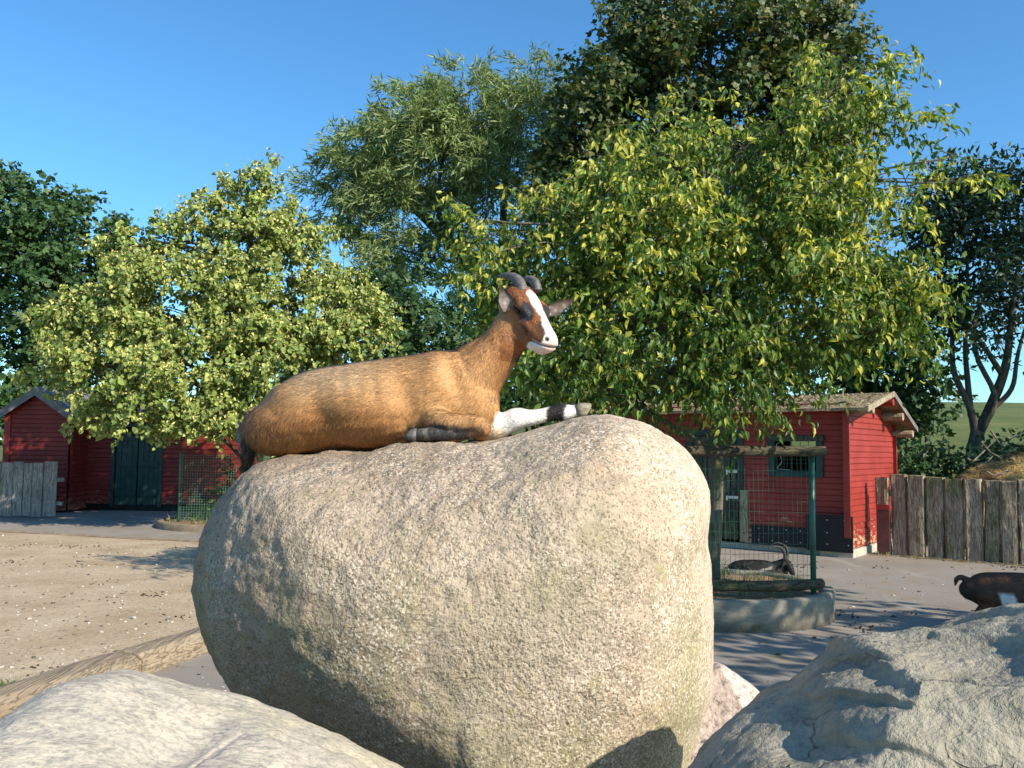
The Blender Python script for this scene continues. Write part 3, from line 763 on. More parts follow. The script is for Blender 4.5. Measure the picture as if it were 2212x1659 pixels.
# ------------------------------------------------------------------ setting: terrain, yard, paddock
def H(x, y):
    x, y = np.asarray(x, float), np.asarray(y, float)
    y = y - 8 * (1 - sstep(-3, 5, x))
    z = np.interp(y, [15.5, 25, 40, 60, 85, 120, 300], [0, 1.75, 3.5, 5.0, 6.5, 7.2, 7.5])
    return z * (.25 + .75 * sstep(-14, 3, x - .12 * (y - 20)))
def mat_meadow():
    s = NT('meadow_grass'); p = s.pos()
    c = s.ramp(s.noise(p, 0.35, 5, 0.6), [(0.3, (.085, .125, .035)), (0.55, (.15, .175, .055)), (0.75, (.24, .22, .09))])
    c = s.mix(s.math('MULTIPLY', s.noise(s.pos((1, .35, 1)), 9, 4, 0.7), .5), c, (.055, .085, .025))
    return s.fin(c, .9, s.bump(s.noise(p, 14, 4, .7), .8, .08), .15)
def mat_asphalt():
    s = NT('worn_asphalt'); p = s.pos()
    c = s.ramp(s.noise(p, 0.9, 5, 0.6), [(0.3, (.235, .205, .170)), (0.55, (.285, .255, .218)), (0.75, (.32, .285, .24))])
    c = s.mix(s.math('MULTIPLY', s.ramp(s.noise(p, 130, 2, .6), [(.42, 1), (.58, 0)]), .45), c, (.12, .112, .10))
    c = s.mix(s.math('MULTIPLY', s.ramp(s.noise(p, 2.7, 5, .65), [(.52, 0), (.66, 1)]), .65), c, (.24, .18, .115))
    c = s.mix(s.math('MULTIPLY', s.ramp(s.noise(p, 6.5, 5, .75), [(.62, 0), (.68, 1)]), .5), c, (.12, .10, .075))
    c = s.mix(s.math('MULTIPLY', s.ramp(s.noise(s.pos((1, .3, 1), (0, 0, .5)), 1.1, 4, .6), [(.56, 0), (.64, 1)]), .35), c, (.36, .33, .28))
    return s.fin(c, .9, s.bump(s.noise(p, 150, 3, .6), .5, .004), .2)
def mat_sand():
    s = NT('sandy_paddock'); p = s.pos()
    c = s.ramp(s.noise(p, 1.3, 5, .62), [(.3, (.34, .25, .155)), (.5, (.42, .325, .215)), (.7, (.48, .39, .27))])
    c = s.mix(s.math('MULTIPLY', s.ramp(s.noise(p, 24, 4, .7), [(.5, 0), (.66, 1)]), .5), c, (.19, .13, .08))
    c = s.mix(s.math('MULTIPLY', s.ramp(s.noise(p, 70, 3, .6), [(.6, 0), (.7, 1)]), .6), c, (.55, .48, .39))
    return s.fin(c, .95, s.bump(s.math('ADD', s.noise(p, 5, 6, .72), s.math('MULTIPLY', s.noise(p, 50, 3, .7), .4)), .6, .04), .15)
def mat_soil():
    s = NT('dry_soil'); p = s.pos()
    c = s.ramp(s.noise(p, 14, 5, .7), [(.3, (.16, .105, .06)), (.6, (.29, .205, .125)), (.75, (.36, .28, .19))])
    return s.fin(c, .95, s.bump(s.noise(p, 30, 4, .7), .8, .03), .15)
M_meadow, M_asphalt, M_sand, M_soil = mat_meadow(), mat_asphalt(), mat_sand(), mat_soil()
xs = np.concatenate([np.linspace(-400, -45, 14)[:-1], np.linspace(-45, 60, 106), np.linspace(60, 400, 14)[1:]])
ys = np.concatenate([np.linspace(-60, 15, 6)[:-1], np.linspace(15, 130, 116), np.linspace(130, 600, 12)[1:]])
XX, YY = np.meshgrid(xs, ys, indexing='ij')
ZZ = H(XX, YY) - .010 + .10 * fbm(np.stack([XX * .2, YY * .2, XX * 0], -1), 3, 77) * sstep(18, 26, YY)
idx = np.arange(XX.size).reshape(XX.shape)
tag(link('ground', mesh_np('ground', np.stack([XX, YY, ZZ], -1).reshape(-1, 3), [np.stack([idx[:-1, :-1], idx[1:, :-1], idx[1:, 1:], idx[:-1, 1:]], -1).reshape(-1, 4)], M_meadow, True)), kind='structure')
def sheet(name, pts, z, mat):
    V = [(x, y, z) for x, y in pts]
    return tag(link(name, mesh_np(name, V, [np.arange(len(V))[None]], mat)), kind='structure')
sheet('pavement', [(-30, -8), (14, -8), (14, 11.6), (10.2, 12.05), (6.6, 13.9), (7.6, 15.4), (2.2, 16.2), (-1.5, 22), (-30, 26)], 0.0, M_asphalt)
LOGA, LOGB = np.array([-3.62, 3.2]), np.array([-1.45, 10.2])      # the timber edging along the paddock
sheet('paddock', [(-30, -8), (-6.9, -8), tuple(LOGA), tuple(LOGB), (-1.2, 12.0), (-3.2, 13.95), (-5.05, 14.55), (-9.2, 16.05), (-30, 23)], 0.005, M_sand)
def mat_wood(name, a, b, c, green=0.0, scale=(14, 14, 1.6), bump=.9, swirl=1.0):
    s = NT(name); g = s.n('ObjectInfo'); off = s.n('VectorMath', {0: s.pos(), 1: s.n('CombineXYZ', {'X': s.math('MULTIPLY', g.outputs['Random'], 40.0), 'Y': 0.0, 'Z': s.math('MULTIPLY', g.outputs['Random'], 23.0)})}, operation='ADD')
    m = s.n('Mapping', {'Vector': off, 'Scale': scale}).outputs[0]
    n1 = s.noise(m, 1.6, 6, .68, 1.2 * swirl); n2 = s.noise(off.outputs[0], 3.0, 4, .6)
    cc = s.ramp(n1, [(.32, a), (.5, b), (.68, c)])
    cc = s.mix(s.math('MULTIPLY', s.ramp(n2, [(.42, 0), (.62, 1)]), .5), cc, a)
    if green: cc = s.mix(s.math('MULTIPLY', s.math('MULTIPLY', s.ramp(s.noise(off.outputs[0], 1.8, 3, .6), [(.5, 0), (.64, 1)]), green), g.outputs['Random']), cc, (.13, .16, .045))
    cr = s.ramp(s.noise(m, 2.3, 3, .6, 1.5 * swirl), [(.46, 1), (.5, 0), (.54, 1)])
    cc = s.mix(s.math('MULTIPLY', s.math('SUBTRACT', 1.0, cr), .55), cc, (.05, .04, .03))
    h = s.math('ADD', n1, s.math('MULTIPLY', cr, .6))
    return s.fin(cc, .9, s.bump(h, bump, .02), .15)
M_sleeper = mat_wood('weathered_sleeper', (.20, .155, .105), (.40, .32, .23), (.53, .44, .335), .7)
M_greyboard = mat_wood('grey_board', (.22, .20, .17), (.36, .33, .29), (.46, .43, .38), .2)
M_pole = mat_wood('round_pole', (.075, .065, .04), (.13, .11, .07), (.19, .165, .11), .4, (2.0, 14, 14))  # wood tone darkened to carry the leaf shade over the rails
M_beam = mat_wood('edge_timber', (.21, .16, .11), (.29, .23, .16), (.36, .29, .205), 0, (16, .22, 16), .6, .1)
M_rawwood = mat_wood('raw_wood', (.30, .24, .16), (.45, .37, .26), (.55, .47, .35), 0)

# timber edging
def irregular_beam(mb, a, b, w, h, n=14, j=.02, seed=0):
    a, b = np.asarray(a, float), np.asarray(b, float); d = norm(b - a); sd = norm(np.cross(d, ZV)); V = []
    prof = [(-.5, 0), (-.52, .55), (-.40, .96), (-.1, 1.03), (.3, .98), (.5, .75), (.5, 0)]
    for i in range(n):
        c = a + (b - a) * i / (n - 1)
        for k, (x, z) in enumerate(prof):
            q = c + sd * w * x + ZV * h * z
            V.append(q + (sd * j * vnoise(q * 2.1 + k * 7.7, seed) + ZV * j * .7 * vnoise(q * 2.6 + k * 3.1, seed + 1)) * (1 if z > 0 else .4))
    m = len(prof); idx = np.arange(n * m).reshape(n, m); q = []
    for k in range(m):
        k2 = (k + 1) % m; q.append(np.stack([idx[:-1, k], idx[1:, k], idx[1:, k2], idx[:-1, k2]], 1))
    mb.add(V, np.concatenate(q)); mb.f.setdefault(m, []).append(np.array([idx[0], idx[-1][::-1]]) + mb.n - n * m)
ld = norm(np.append(LOGB - LOGA, 0)); lsd = np.cross(ld, ZV)
for k, (t0, t1) in enumerate([(-.02, .43), (.435, .98)]):
    mb = MB(); irregular_beam(mb, np.append(LOGA, -.01) + (np.append(LOGB - LOGA, 0)) * t0 + lsd * .05, np.append(LOGA, -.01) + np.append(LOGB - LOGA, 0) * t1 + lsd * .05, .30 - .03 * k, .16, 16, .014, 300 + k)
    o = mb.build('edging_timber', M_beam); bevel(o, .012)
    tag(o, ['weathered pale timber beam edging the sandy paddock, its end behind the low banded boulder', 'far piece of the timber edging that runs in behind the huge boulder'][k], 'timber beam')

# pebbles on the sand
g = np.random.default_rng(3); mb_v, mb_f = [], []
D0, F0 = cubesphere(2)
n = 2800
yy = 4.0 + (15.5 - 4.0) * g.random(n) ** 1.2
xl = -.62 * yy - 1.0; line = LOGA[0] + (yy - LOGA[1]) * (LOGB[0] - LOGA[0]) / (LOGB[1] - LOGA[1]) - .3
xx = xl + (line - xl) * g.random(n)
ok = (yy < 14.3 - .36 * (xx + 5.05) - .15); xx, yy = xx[ok], yy[ok]; n = len(xx)
sz = .0035 + .009 * g.random(n) ** 3 + np.where(g.random(n) < .012, .018, 0) * g.random(n)
rot = g.random(n) * 6.28
B = D0[None] * (1 + .35 * g.normal(size=(n, len(D0), 1))) * np.stack([sz * (1 + g.random(n)), sz * (.8 + .5 * g.random(n)), sz * .7], -1)[:, None]
ca, sa_ = np.cos(rot)[:, None], np.sin(rot)[:, None]
B = np.stack([B[..., 0] * ca - B[..., 1] * sa_, B[..., 0] * sa_ + B[..., 1] * ca, B[..., 2]], -1) + np.stack([xx, yy, .005 + sz * .3], -1)[:, None]
shade = np.where(g.random(n) < .5, .34 + .26 * g.random(n), .08 + .12 * g.random(n))
tint = shade[:, None] * np.array([1, .93, .83]); tint = np.repeat(tint, len(D0), 0)
M_vcol = mat_coat('stone_tint', .9, .15, False)
tag(link('gravel', mesh_np('gravel', B.reshape(-1, 3), [(F0[None] + (np.arange(n) * len(D0))[:, None, None]).reshape(-1, 4)], M_vcol, True, tint)), kind='stuff')

# ------------------------------------------------------------------ sheds
def mat_red(name='red_paint', worn=1.0, dark=1.0):
    s = NT(name); p = s.pos(); z = s.n('SeparateXYZ', {'Vector': p}).outputs[2]
    c = s.ramp(s.noise(p, 2.2, 5, .6), [(.3, (.215 * dark, .026 * dark, .019 * dark)), (.55, (.29 * dark, .036 * dark, .025 * dark)), (.75, (.34 * dark, .05 * dark, .036 * dark))])
    c = s.mix(s.math('MULTIPLY', s.noise(s.pos((2, 2, 26)), 2, 4, .6), .35), c, (.20, .018, .014))
    low = s.ramp(z, [(0, 1), (1, 0)])
    n = s.noise(s.pos((1, 1, 2.6)), 7, 5, .68)
    wear = s.ramp(s.math('ADD', s.math('MULTIPLY', n, 1.0), s.math('MULTIPLY', s.math('MAXIMUM', s.math('SUBTRACT', .75, z), -.16), .42)), [(.72, 0), (.76, 1)])
    c = s.mix(s.math('MULTIPLY', wear, .75 * worn), c, (.50, .38, .23))
    return s.fin(c, .55, s.bump(s.noise(s.pos((2, 2, 20)), 8, 4, .6), .25, .006), .35)
def mat_plain(name, c, rough=.6, var=.25, scale=6, bump=.2, spec=.3, metallic=0):
    s = NT(name); p = s.pos()
    n = s.noise(p, scale, 5, .62)
    cc = s.ramp(n, [(.3, tuple(np.array(c) * (1 - var))), (.7, tuple(np.array(c) * (1 + var)))])
    return s.fin(cc, rough, s.bump(s.noise(p, scale * 6, 4, .6), bump, .006), spec, Metallic=metallic)
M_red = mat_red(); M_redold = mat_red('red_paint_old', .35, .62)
M_green = mat_plain('dark_green_paint', (.018, .048, .044), .5, .35, 5)
M_black = mat_plain('black_board', (.012, .011, .012), .55, .4, 4)
M_concrete = mat_plain('rough_concrete', (.42, .38, .32), .9, .25, 7, .6)
M_greenmetal = mat_plain('green_coated_metal', (.02, .105, .065), .4, .2, 9, .1, .5)
M_bolt = mat_plain('bolt_metal', (.5, .5, .5), .35, .2, 9, .1, .5, .8)
M_slate = mat_plain('grey_fascia', (.15, .145, .135), .8, .3, 5, .3)
M_inside = mat_plain('dark_boards_inside', (.05, .04, .03), .9, .3, 5)
def mat_roof():
    s = NT('debris_covered_roof'); p = s.pos()
    c = s.ramp(s.noise(p, 16, 5, .7), [(.3, (.17, .12, .065)), (.5, (.34, .26, .145)), (.7, (.47, .38, .24))])
    c = s.mix(s.math('MULTIPLY', s.ramp(s.noise(p, 45, 3, .6), [(.56, 0), (.66, 1)]), .6), c, (.55, .51, .42))
    return s.fin(c, .95, s.bump(s.noise(p, 28, 5, .75), 1.0, .05), .1)
M_roof = mat_roof()
M_worn = mat_wood('worn_green_wood', (.035, .05, .04), (.10, .10, .075), (.21, .19, .14), .3)

class Frame:
    """local axes of a building: u along, v back, z up"""
    def __init__(s, o, deg):
        a = R(deg); s.o = np.array([o[0], o[1], 0.0]); s.u = np.array([-math.cos(a), math.sin(a), 0.0]); s.v = np.array([math.sin(a), math.cos(a), 0.0])
    def __call__(s, u, v, z): return s.o + s.u * u + s.v * v + ZV * z
    def box(s, mb, u0, u1, v0, v1, z0, z1): mb.box(s(u0, v0, z0), s.u * (u1 - u0), s.v * (v1 - v0), ZV * (z1 - z0))
    def hit(s, px, py, v=0.0, u=None):
        d = ray(px, py)
        if u is None:
            k = (v - (CAM - s.o) @ s.v) / (d @ s.v)
        else: k = (u - (CAM - s.o) @ s.u) / (d @ s.u)
        q = CAM + d * k - s.o
        return float(q @ s.u), float(q @ s.v), float(q[2])
def plank_wall(mb, fr, axis, at, t, s0, s1, z0, z1, pitch, holes=(), top=None, seed=0, sign=-1):
    """horizontal boards; axis 'u': wall runs along u at v=at, face towards -v (sign -1); axis 'v' likewise along v facing -u"""
    g = np.random.default_rng(seed)
    nrow = int(math.ceil((z1 - z0) / pitch))
    for r in range(nrow):
        a, b = z0 + r * pitch, min(z1, z0 + (r + 1) * pitch)
        segs = [(s0, s1)]
        if top is not None:
            ss = np.linspace(s0, s1, 200); okk = ss[np.array([top(x) for x in ss]) >= (a + b) / 2]
            if len(okk) < 2: continue
            segs = [(okk[0], okk[-1])]
        for h0, h1, hz0, hz1 in holes:
            if b > hz0 + .2 * pitch and a < hz1 - .2 * pitch:
                segs = [q for x, y in segs for q in ((x, min(y, h0)), (max(x, h1), y)) if q[1] - q[0] > .01]
        tt = t + .003 * g.normal()
        pr = [(0, a), (tt - .011, a), (tt, a + .014), (tt - .002, b - .006), (tt - .012, b), (0, b)]
        for x, y in segs:
            mk = (lambda sv, n, z: fr(sv, at + sign * n, z)) if axis == 'u' else (lambda sv, n, z: fr(at + sign * n, sv, z))
            V = [mk(x, n, z) for n, z in pr] + [mk(y, n, z) for n, z in pr]
            m = len(pr); i = np.arange(m); j = (i + 1) % m
            mb.add(V, np.stack([i, j, j + m, i + m], 1)); mb.f.setdefault(m, []).append(np.array([i[::-1], i + m]) + mb.n - 2 * m)

# ---- red shed on the right
fr = Frame((5.14, 13.50), 37)
SHL, SHW, ZB, ZE, ZR = 4.4, 2.35, .10, 2.27, 2.455
shed = thing('red_shed', 'red plank shed with a barred window and a debris covered roof behind the tree guard', 'shed', fr(SHL / 2, SHW / 2, 0))
w0 = fr.hit(1664, 945); w1 = fr.hit(1780, 1036)
WU0, WU1, WZ0, WZ1 = w1[0], w0[0], 1.19, 1.80
d0 = fr.hit(1608, 935); DU0, DU1, DZ1 = d0[0], d0[0] + 1.0, 1.92
mb = MB(); plank_wall(mb, fr, 'u', 0, .045, -.042, SHL, ZB, ZE + .06, .0905, [(WU0, WU1, WZ0, WZ1), (DU0, DU1, 0, DZ1)], None, 1); mb.build('front_wall', M_red, shed)
gtop = lambda v: (ZE + .02 + (ZR - ZE) * (v / 1.15) if v < 1.15 else ZR + .02 - (ZR - 2.05) * (v - 1.15) / (SHW + .0 - 1.15))
mb = MB(); plank_wall(mb, fr, 'v', 0, .045, -.16, SHW + .16, ZB + .03, ZR, .0905, [], gtop, 2); mb.build('gable_wall', M_red, shed)
mb = MB(); plank_wall(mb, fr, 'v', SHL, .045, 0, SHW, ZB, ZR, .0905, [], gtop, 3, 1); mb.build('gable_wall', M_red, shed)
mb = MB(); plank_wall(mb, fr, 'u', SHW, .045, -.10, SHL, ZB, 2.05, .0905, [(.75, 1.75, 1.62, 1.84)], None, 4, 1); mb.build('rear_wall', M_red, shed)
mb = MB(); fr.box(mb, -.05, SHL, .06, SHW - .06, .02, .10); mb.build('floor', M_inside, shed)
mb = MB(); fr.box(mb, -.06, .0 + .45, -.10, SHW, -.02, .12); fr.box(mb, .45, SHL, .02, SHW, -.02, .09); bevel(mb.build('foundation_or_gap', M_concrete, shed), .015)
# roof: two slabs, ragged front edge
def slab(mb, fr, u0, u1, a, b, th, n=26, rag=.02, seed=0):
    g = np.random.default_rng(seed); V = []
    us = np.linspace(u0, u1, n)
    for k, uu in enumerate(us):
        j = rag * g.normal()
        for (v, z), dz in ((a, 0), (b, 0), (b, -th), (a, -th)):
            e = j if (v, z) == a else 0
            V.append(fr(uu, v + e, z + dz - .3 * abs(e)))
    i = np.arange(n * 4).reshape(n, 4); q = []
    for k in range(4): q.append(np.stack([i[:-1, k], i[:-1, (k + 1) % 4], i[1:, (k + 1) % 4], i[1:, k]], 1))
    mb.add(V, np.concatenate(q)); mb.f.setdefault(4, []).append(np.array([i[0][::-1], i[-1]]) + mb.n - n * 4)
RO = -.36
mb = MB(); slab(mb, fr, RO, SHL + .3, (-.36, ZE - .03), (1.15, ZR + .085), .045, 40, .014, 5); slab(mb, fr, RO, SHL + .3, (SHW + .34, 2.0), (1.153, ZR + .083), .045, 20, .012, 6)
roof = mb.build('roof', M_roof, shed)
g = np.random.default_rng(12); dv, df, dc = [], [], []
n = 2600; uu = RO + .05 + (SHL - RO) * g.random(n); vv = -.30 + 1.42 * g.random(n)
zz = np.interp(vv, [-.36, 1.15], [ZE - .03, ZR + .085])
ct = fr.o + np.outer(uu, fr.u) + np.outer(vv, fr.v) + np.outer(zz + .008, ZV)
rr = g.normal(size=(n, 3, 3)) * np.array([.022, .022, .012])
mesh = mesh_np('leaf_litter', (ct[:, None] + rr).reshape(-1, 3), [np.arange(n * 3).reshape(-1, 3)], M_vcol, False, np.repeat((.12 + .35 * g.random((n, 1))) * np.array([1, .85, .6]), 3, 0))
tag(link('leaf_litter', mesh, shed), kind='stuff')
# verge boards and purlin ends
mb = MB(); a0, a1 = fr(RO - .022, -.37, ZE - .10), fr(RO - .022, 1.15, ZR + .02); d = a1 - a0; mb.box(a0, d, -fr.u * -.024, ZV * .085); mb.build('verge_board', M_rawwood, shed)
mb = MB(); a0, a1 = fr(RO - .022, SHW + .35, 1.93), fr(RO - .022, 1.152, ZR + .02); d = a1 - a0; mb.box(a0, d, fr.u * .024, ZV * .085); mb.build('verge_board', M_slate, shed)
for v, z, r in ((-.02, ZE - .055, .062), (1.15, ZR - .075, .06), (1.75, 2.17, .068), (SHW + .05, 1.90, .062)):
    mb = MB(); mb.tube([fr(RO - .005, v, z), fr(.06, v, z)], r, 10); bevel(mb.build('purlin', M_red if v > 0 and v < 1.5 else M_rawwood, shed, False), .006)
# corner trim, black boards, bolts
mb = MB(); fr.box(mb, -.052, .045, -.20, -.162, .30, ZE - .06); mb.build('corner_board', M_red, shed)
mb = MB(); fr.box(mb, -.075, .62, -.190, -.174 + .01, .08, .62); kb = mb.build('kick_board', M_black, shed)
mb = MB(); fr.box(mb, .10, DU0 - .13, -.062, -.049, .10, .40); kb2 = mb.build('kick_board', M_black, shed)
def bolts(pts, parent, r=.009):
    for q in pts:
        mb = MB(); mb.tube([q + fr.v * .004, q - fr.v * .006], r, 8); mb.build('bolt', M_bolt, parent)
bolts([fr(u, -.190, z) for u in (-.01, .30, .53) for z in (.19, .36, .55)], kb)
bolts([fr(u, -.062, z) for u in np.linspace(.75, DU0 - .25, 4) for z in (.17, .35)], kb2)
# window: frame, bars, bent wire
win = thing('window', None, None, fr((WU0 + WU1) / 2, 0, WZ0)); win.parent = shed; win.matrix_parent_inverse = Matrix.Translation(-Vector(shed.location))
fw = .095
mb = MB()
fr.box(mb, WU0 - .01, WU0 + fw, -.085, .0, WZ0 - .01, WZ1 + .01); fr.box(mb, WU1 - fw, WU1 + .01, -.085, .0, WZ0 - .01, WZ1 + .01)
fr.box(mb, WU0 + fw, WU1 - fw, -.084, .0, WZ0 - .01, WZ0 + .085)
bevel(mb.build('frame', M_green, win), .008)
mb = MB(); fr.box(mb, WU0 - .03, WU1 + .03, -.10, .0, WZ1 - .06, WZ1 + .028); bevel(mb.build('lintel', M_worn, win), .008)
mb = MB(); 
for k in range(1, 5): uu = WU0 + fw + (WU1 - WU0 - 2 * fw) * k / 5; mb.tube([fr(uu, -.02, WZ0 + .06), fr(uu, -.02, WZ1 - .05)], .005, 6)
for k in range(1, 4): zz = WZ0 + .085 + (WZ1 - WZ0 - .15) * k / 4; mb.tube([fr(WU0 + fw - .02, -.012, zz), fr(WU1 - fw + .02, -.012, zz)], .004, 6)
mb.build('grille', M_greenmetal, win)
mb = MB(); x = WU1 - fw - .05
mb.tube(spline([fr(x - .02, -.035, WZ1 - .08), fr(x + .03, -.04, WZ1 - .12), fr(x - .01, -.04, WZ1 - .25), fr(x - .05, -.04, WZ1 - .38), fr(x + .02, -.04, WZ1 - .48), fr(x + .01, -.035, WZ0 + .11), fr(x - .18, -.035, WZ0 + .10)], 40), .006, 6); mb.build('bent_wire', M_bolt, win, True)
# door
door = thing('door', None, None, fr((DU0 + DU1) / 2, 0, 0)); door.parent = shed; door.matrix_parent_inverse = Matrix.Translation(-Vector(shed.location))
mb = MB(); nb = 6
for k in range(nb):
    x0 = DU0 + .10 + (DU1 - DU0 - .2) * k / nb; fr.box(mb, x0 + .004, x0 + (DU1 - DU0 - .2) / nb - .004, -.035 - .004 * (k % 2), .0, .14, DZ1 - .10)
bevel(mb.build('leaf', M_worn, door), .005)
mb = MB(); fr.box(mb, DU0 + .0, DU0 + .10, -.075, .01, .95, DZ1); fr.box(mb, DU1 - .10, DU1, -.075, .01, .1, DZ1); fr.box(mb, DU0 + .10, DU1 - .10, -.074, .01, DZ1 - .09, DZ1); bevel(mb.build('frame', M_green, door), .006)
mb = MB(); fr.box(mb, DU0 - .075, DU0 + .055, -.080, .01, .12, .949); bevel(mb.build('post', M_rawwood, door), .006)
for z in (1.22, .80):
    mb = MB(); fr.box(mb, DU0 + .09, DU0 + .30, -.060, -.040, z, z + .045); fr.box(mb, DU0 + .26, DU0 + .29, -.080, -.060, z - .03, z + .02); mb.build('latch', M_bolt, door)

# ---- sleeper fence on the right
A, B = G(1898, 1197)[:2], P(2212, 1215, 12.8)[:2]
fdir = norm(np.append(B - A, 0)); fn = np.array([fdir[1], -fdir[0], 0]); fn = fn if fn[1] < 0 else -fn
fence = thing('sleeper_fence', 'fence of upright weathered railway sleepers between the red shed and the straw heap', 'fence', np.append((A + B) / 2, 0))
g = np.random.default_rng(21); s = 0.0; k = 0
wid = [.205, .245, .245, .255, .265, .25, .22, .235, .25, .255, .25, .24, .25, .25, .24, .25]
hts = [1.19, 1.245, 1.235, 1.215, 1.20, 1.20, 1.185, 1.18, 1.205, 1.22, 1.20, 1.22, 1.21, 1.2, 1.22, 1.2]
def sleeper_mesh(p, w, h, th, seed):
    g = np.random.default_rng(seed); n = 22; V = []
    lean = .012 * g.normal(); prof = [(-.5, 0), (-.5, .7), (-.40, 1.0), (-.15, .97), (.18, 1.0), (.42, 1.0), (.5, .72), (.5, 0)]
    zc = np.linspace(-.05, h, n)
    for z in zc:
        for q, (x, d) in enumerate(prof):
            e = .020 * vnoise(np.array([[q * 5.1 + seed, z * 2.2, 0.3]]), seed)[0] + .008 * vnoise(np.array([[q * 5.1 + seed, z * 11, 0.3]]), seed + 1)[0]
            V.append(p + fdir * (w * x + (e if abs(x) > .3 else 0) + lean * z) + fn * (th * d + (.5 * e if d > .5 else 0)) + ZV * (z + (.012 * vnoise(np.array([[q * 1.7, seed, 0]]), 5)[0] if z == h else 0)))
    m = len(prof); idx = np.arange(n * m).reshape(n, m); qd = []
    for q in range(m): qd.append(np.stack([idx[:-1, q], idx[1:, q], idx[1:, (q + 1) % m], idx[:-1, (q + 1) % m]], 1))
    return V, np.concatenate(qd), idx[0][None], idx[-1][::-1][None]
for k, (w, h) in enumerate(zip(wid, hts)):
    p = np.append(A, 0) + fdir * (s + w / 2) + fn * (.014 * g.normal())
    V, qd, c0, c1 = sleeper_mesh(p, w - .012, h, .10 + .02 * g.random(), 400 + k)
    link('sleeper', mesh_np('sleeper', V, [qd[:, ::-1], np.concatenate([c0, c1])[:, ::-1]], M_sleeper), fence); s += w + .002
mb = MB(); q = np.append(A, 0) + fdir * .012 + fn * .125; mb.box(q + ZV * .06, fdir * .19, fn * .02, ZV * .64); mb.build('patch_board', mat_plain('brown_red_board', (.12, .05, .045), .7, .3, 5), fence)
mb = MB(); mb.box(q + ZV * .703 + fn * .0, fdir * .195, fn * .03, ZV * .075); mb.build('red_strip', M_red, fence)
mb = MB(); q0 = np.append(A, 0) - fn * .05 + ZV * .4; mb.box(q0, fdir * s, -fn * .05, ZV * .10); mb.box(q0 + ZV * .5, fdir * s, -fn * .05, ZV * .10); mb.build('back_rail', M_sleeper, fence)
FEND = np.append(A, 0) + fdir * s

# ---- planter with log rails and wire guard
PC = np.array([2.05, 8.95, 0.0]); PR, PH = 1.12, .27
planter = thing('planter', 'round low concrete planter wall around the foot of the large tree', 'planter', PC)
mb = MB(); V = []; n = 72
for k in range(n):
    a = k * 2 * math.pi / n; e = np.array([math.cos(a), math.sin(a), 0])
    for r, z in ((PR, -.02), (PR - .004, PH - .02), (PR - .02, PH), (PR - .11, PH), (PR - .125, PH - .02), (PR - .125, .0)):
        V.append(PC + e * (r + .006 * vnoise(np.array([[e[0] * 3, e[1] * 3, z * 4]]), 7)[0]) + ZV * z)
i = np.arange(n * 6).reshape(n, 6); qd = [np.stack([i[:, k], np.roll(i[:, k], -1), np.roll(i[:, (k + 1) % 6], -1), i[:, (k + 1) % 6]], 1) for k in range(6)]
mb.add(V, np.concatenate(qd))
def mat_planter():
    s = NT('stained_concrete'); p = s.pos(); z = s.n('SeparateXYZ', {'Vector': p}).outputs[2]
    c = s.ramp(s.noise(p, 5, 5, .62), [(.3, (.15, .135, .105)), (.55, (.24, .215, .165)), (.75, (.32, .28, .21))])
    c = s.mix(s.math('MULTIPLY', s.ramp(s.noise(s.pos((1, 1, 6)), 3.5, 4, .6), [(.50, 0), (.66, 1)]), .4), c, (.38, .355, .29))
    return s.fin(c, .9, s.bump(s.noise(p, 50, 4, .6), .4, .008), .2)
mb.build('wall', mat_planter(), planter, True)
mb = MB(); V = [PC + ZV * (PH + .0)]; rg = 8; m = 40
for r in range(1, rg + 1):
    for k in range(m):
        a = k * 2 * math.pi / m; rr = (PR - .12) * r / rg; q = PC + np.array([math.cos(a), math.sin(a), 0]) * rr
        V.append(q + ZV * (PH - .05 + .03 * vnoise((q * 3)[None], 4)[0] + .04 * (1 - r / rg)))
t = [[0, 1 + k, 1 + (k + 1) % m] for k in range(m)]; qd = [[1 + r * m + k, 1 + (r + 1) * m + k, 1 + (r + 1) * m + (k + 1) % m, 1 + r * m + (k + 1) % m] for r in range(rg - 1) for k in range(m)]
mb.add(V, qd, t); mb.build('soil', M_soil, planter, True)

def wire_grid(mb, a, b, z0, z1, dx, dz, r, seed=0, wob=.006):
    g = np.random.default_rng(seed); a, b = np.asarray(a, float), np.asarray(b, float); L = np.linalg.norm(b - a); d = (b - a) / L; nrm = np.cross(d, ZV)
    for k in range(int(L / dx) + 1):
        p = a + d * min(L, k * dx); zs = np.linspace(z0, z1, 7); ph = g.random() * 6
        mb.tube([p + ZV * z + d * wob * math.sin(z * 5 + ph) for z in zs], r, 4, False)
    for k in range(int((z1 - z0) / dz) + 1):
        z = min(z1, z0 + k * dz); m = 10; ph = g.random() * 6
        mb.tube([a + d * L * t / (m - 1) + ZV * (z + wob * math.sin(t * 1.3 + ph)) + nrm * r * 1.8 for t in range(m)], r, 4, False)
guard = thing('tree_guard', 'wire mesh tree guard with green posts between two round log rails', 'tree guard', (2.05, 8.45, 0))
GX0, GX1, GYF = 1.15, 2.85, 8.44
for x in (GX1, GX0):
    mb = MB(); mb.tube([(x, GYF, PH - .08), (x, GYF, 1.55)], .027, 12); mb.build('post', M_greenmetal, guard, True)
mb = MB(); wire_grid(mb, (GX0, GYF - .03, 0), (GX1, GYF - .03, 0), .32, 1.545, .0455, .098, .0017, 4); mb.build('wire_mesh', M_greenmetal, guard, True)
def log(pts, r, seed, parent, name='rail'):
    s = spline(pts, 24); rr = np.array([r * (1 + .06 * vnoise(np.array([[k * .35, seed, 0]]), 3)[0]) for k in range(24)])
    mb = MB(); mb.tube(s, rr, 14); o = mb.build(name, M_pole, parent, True); bevel(o, .01); return o
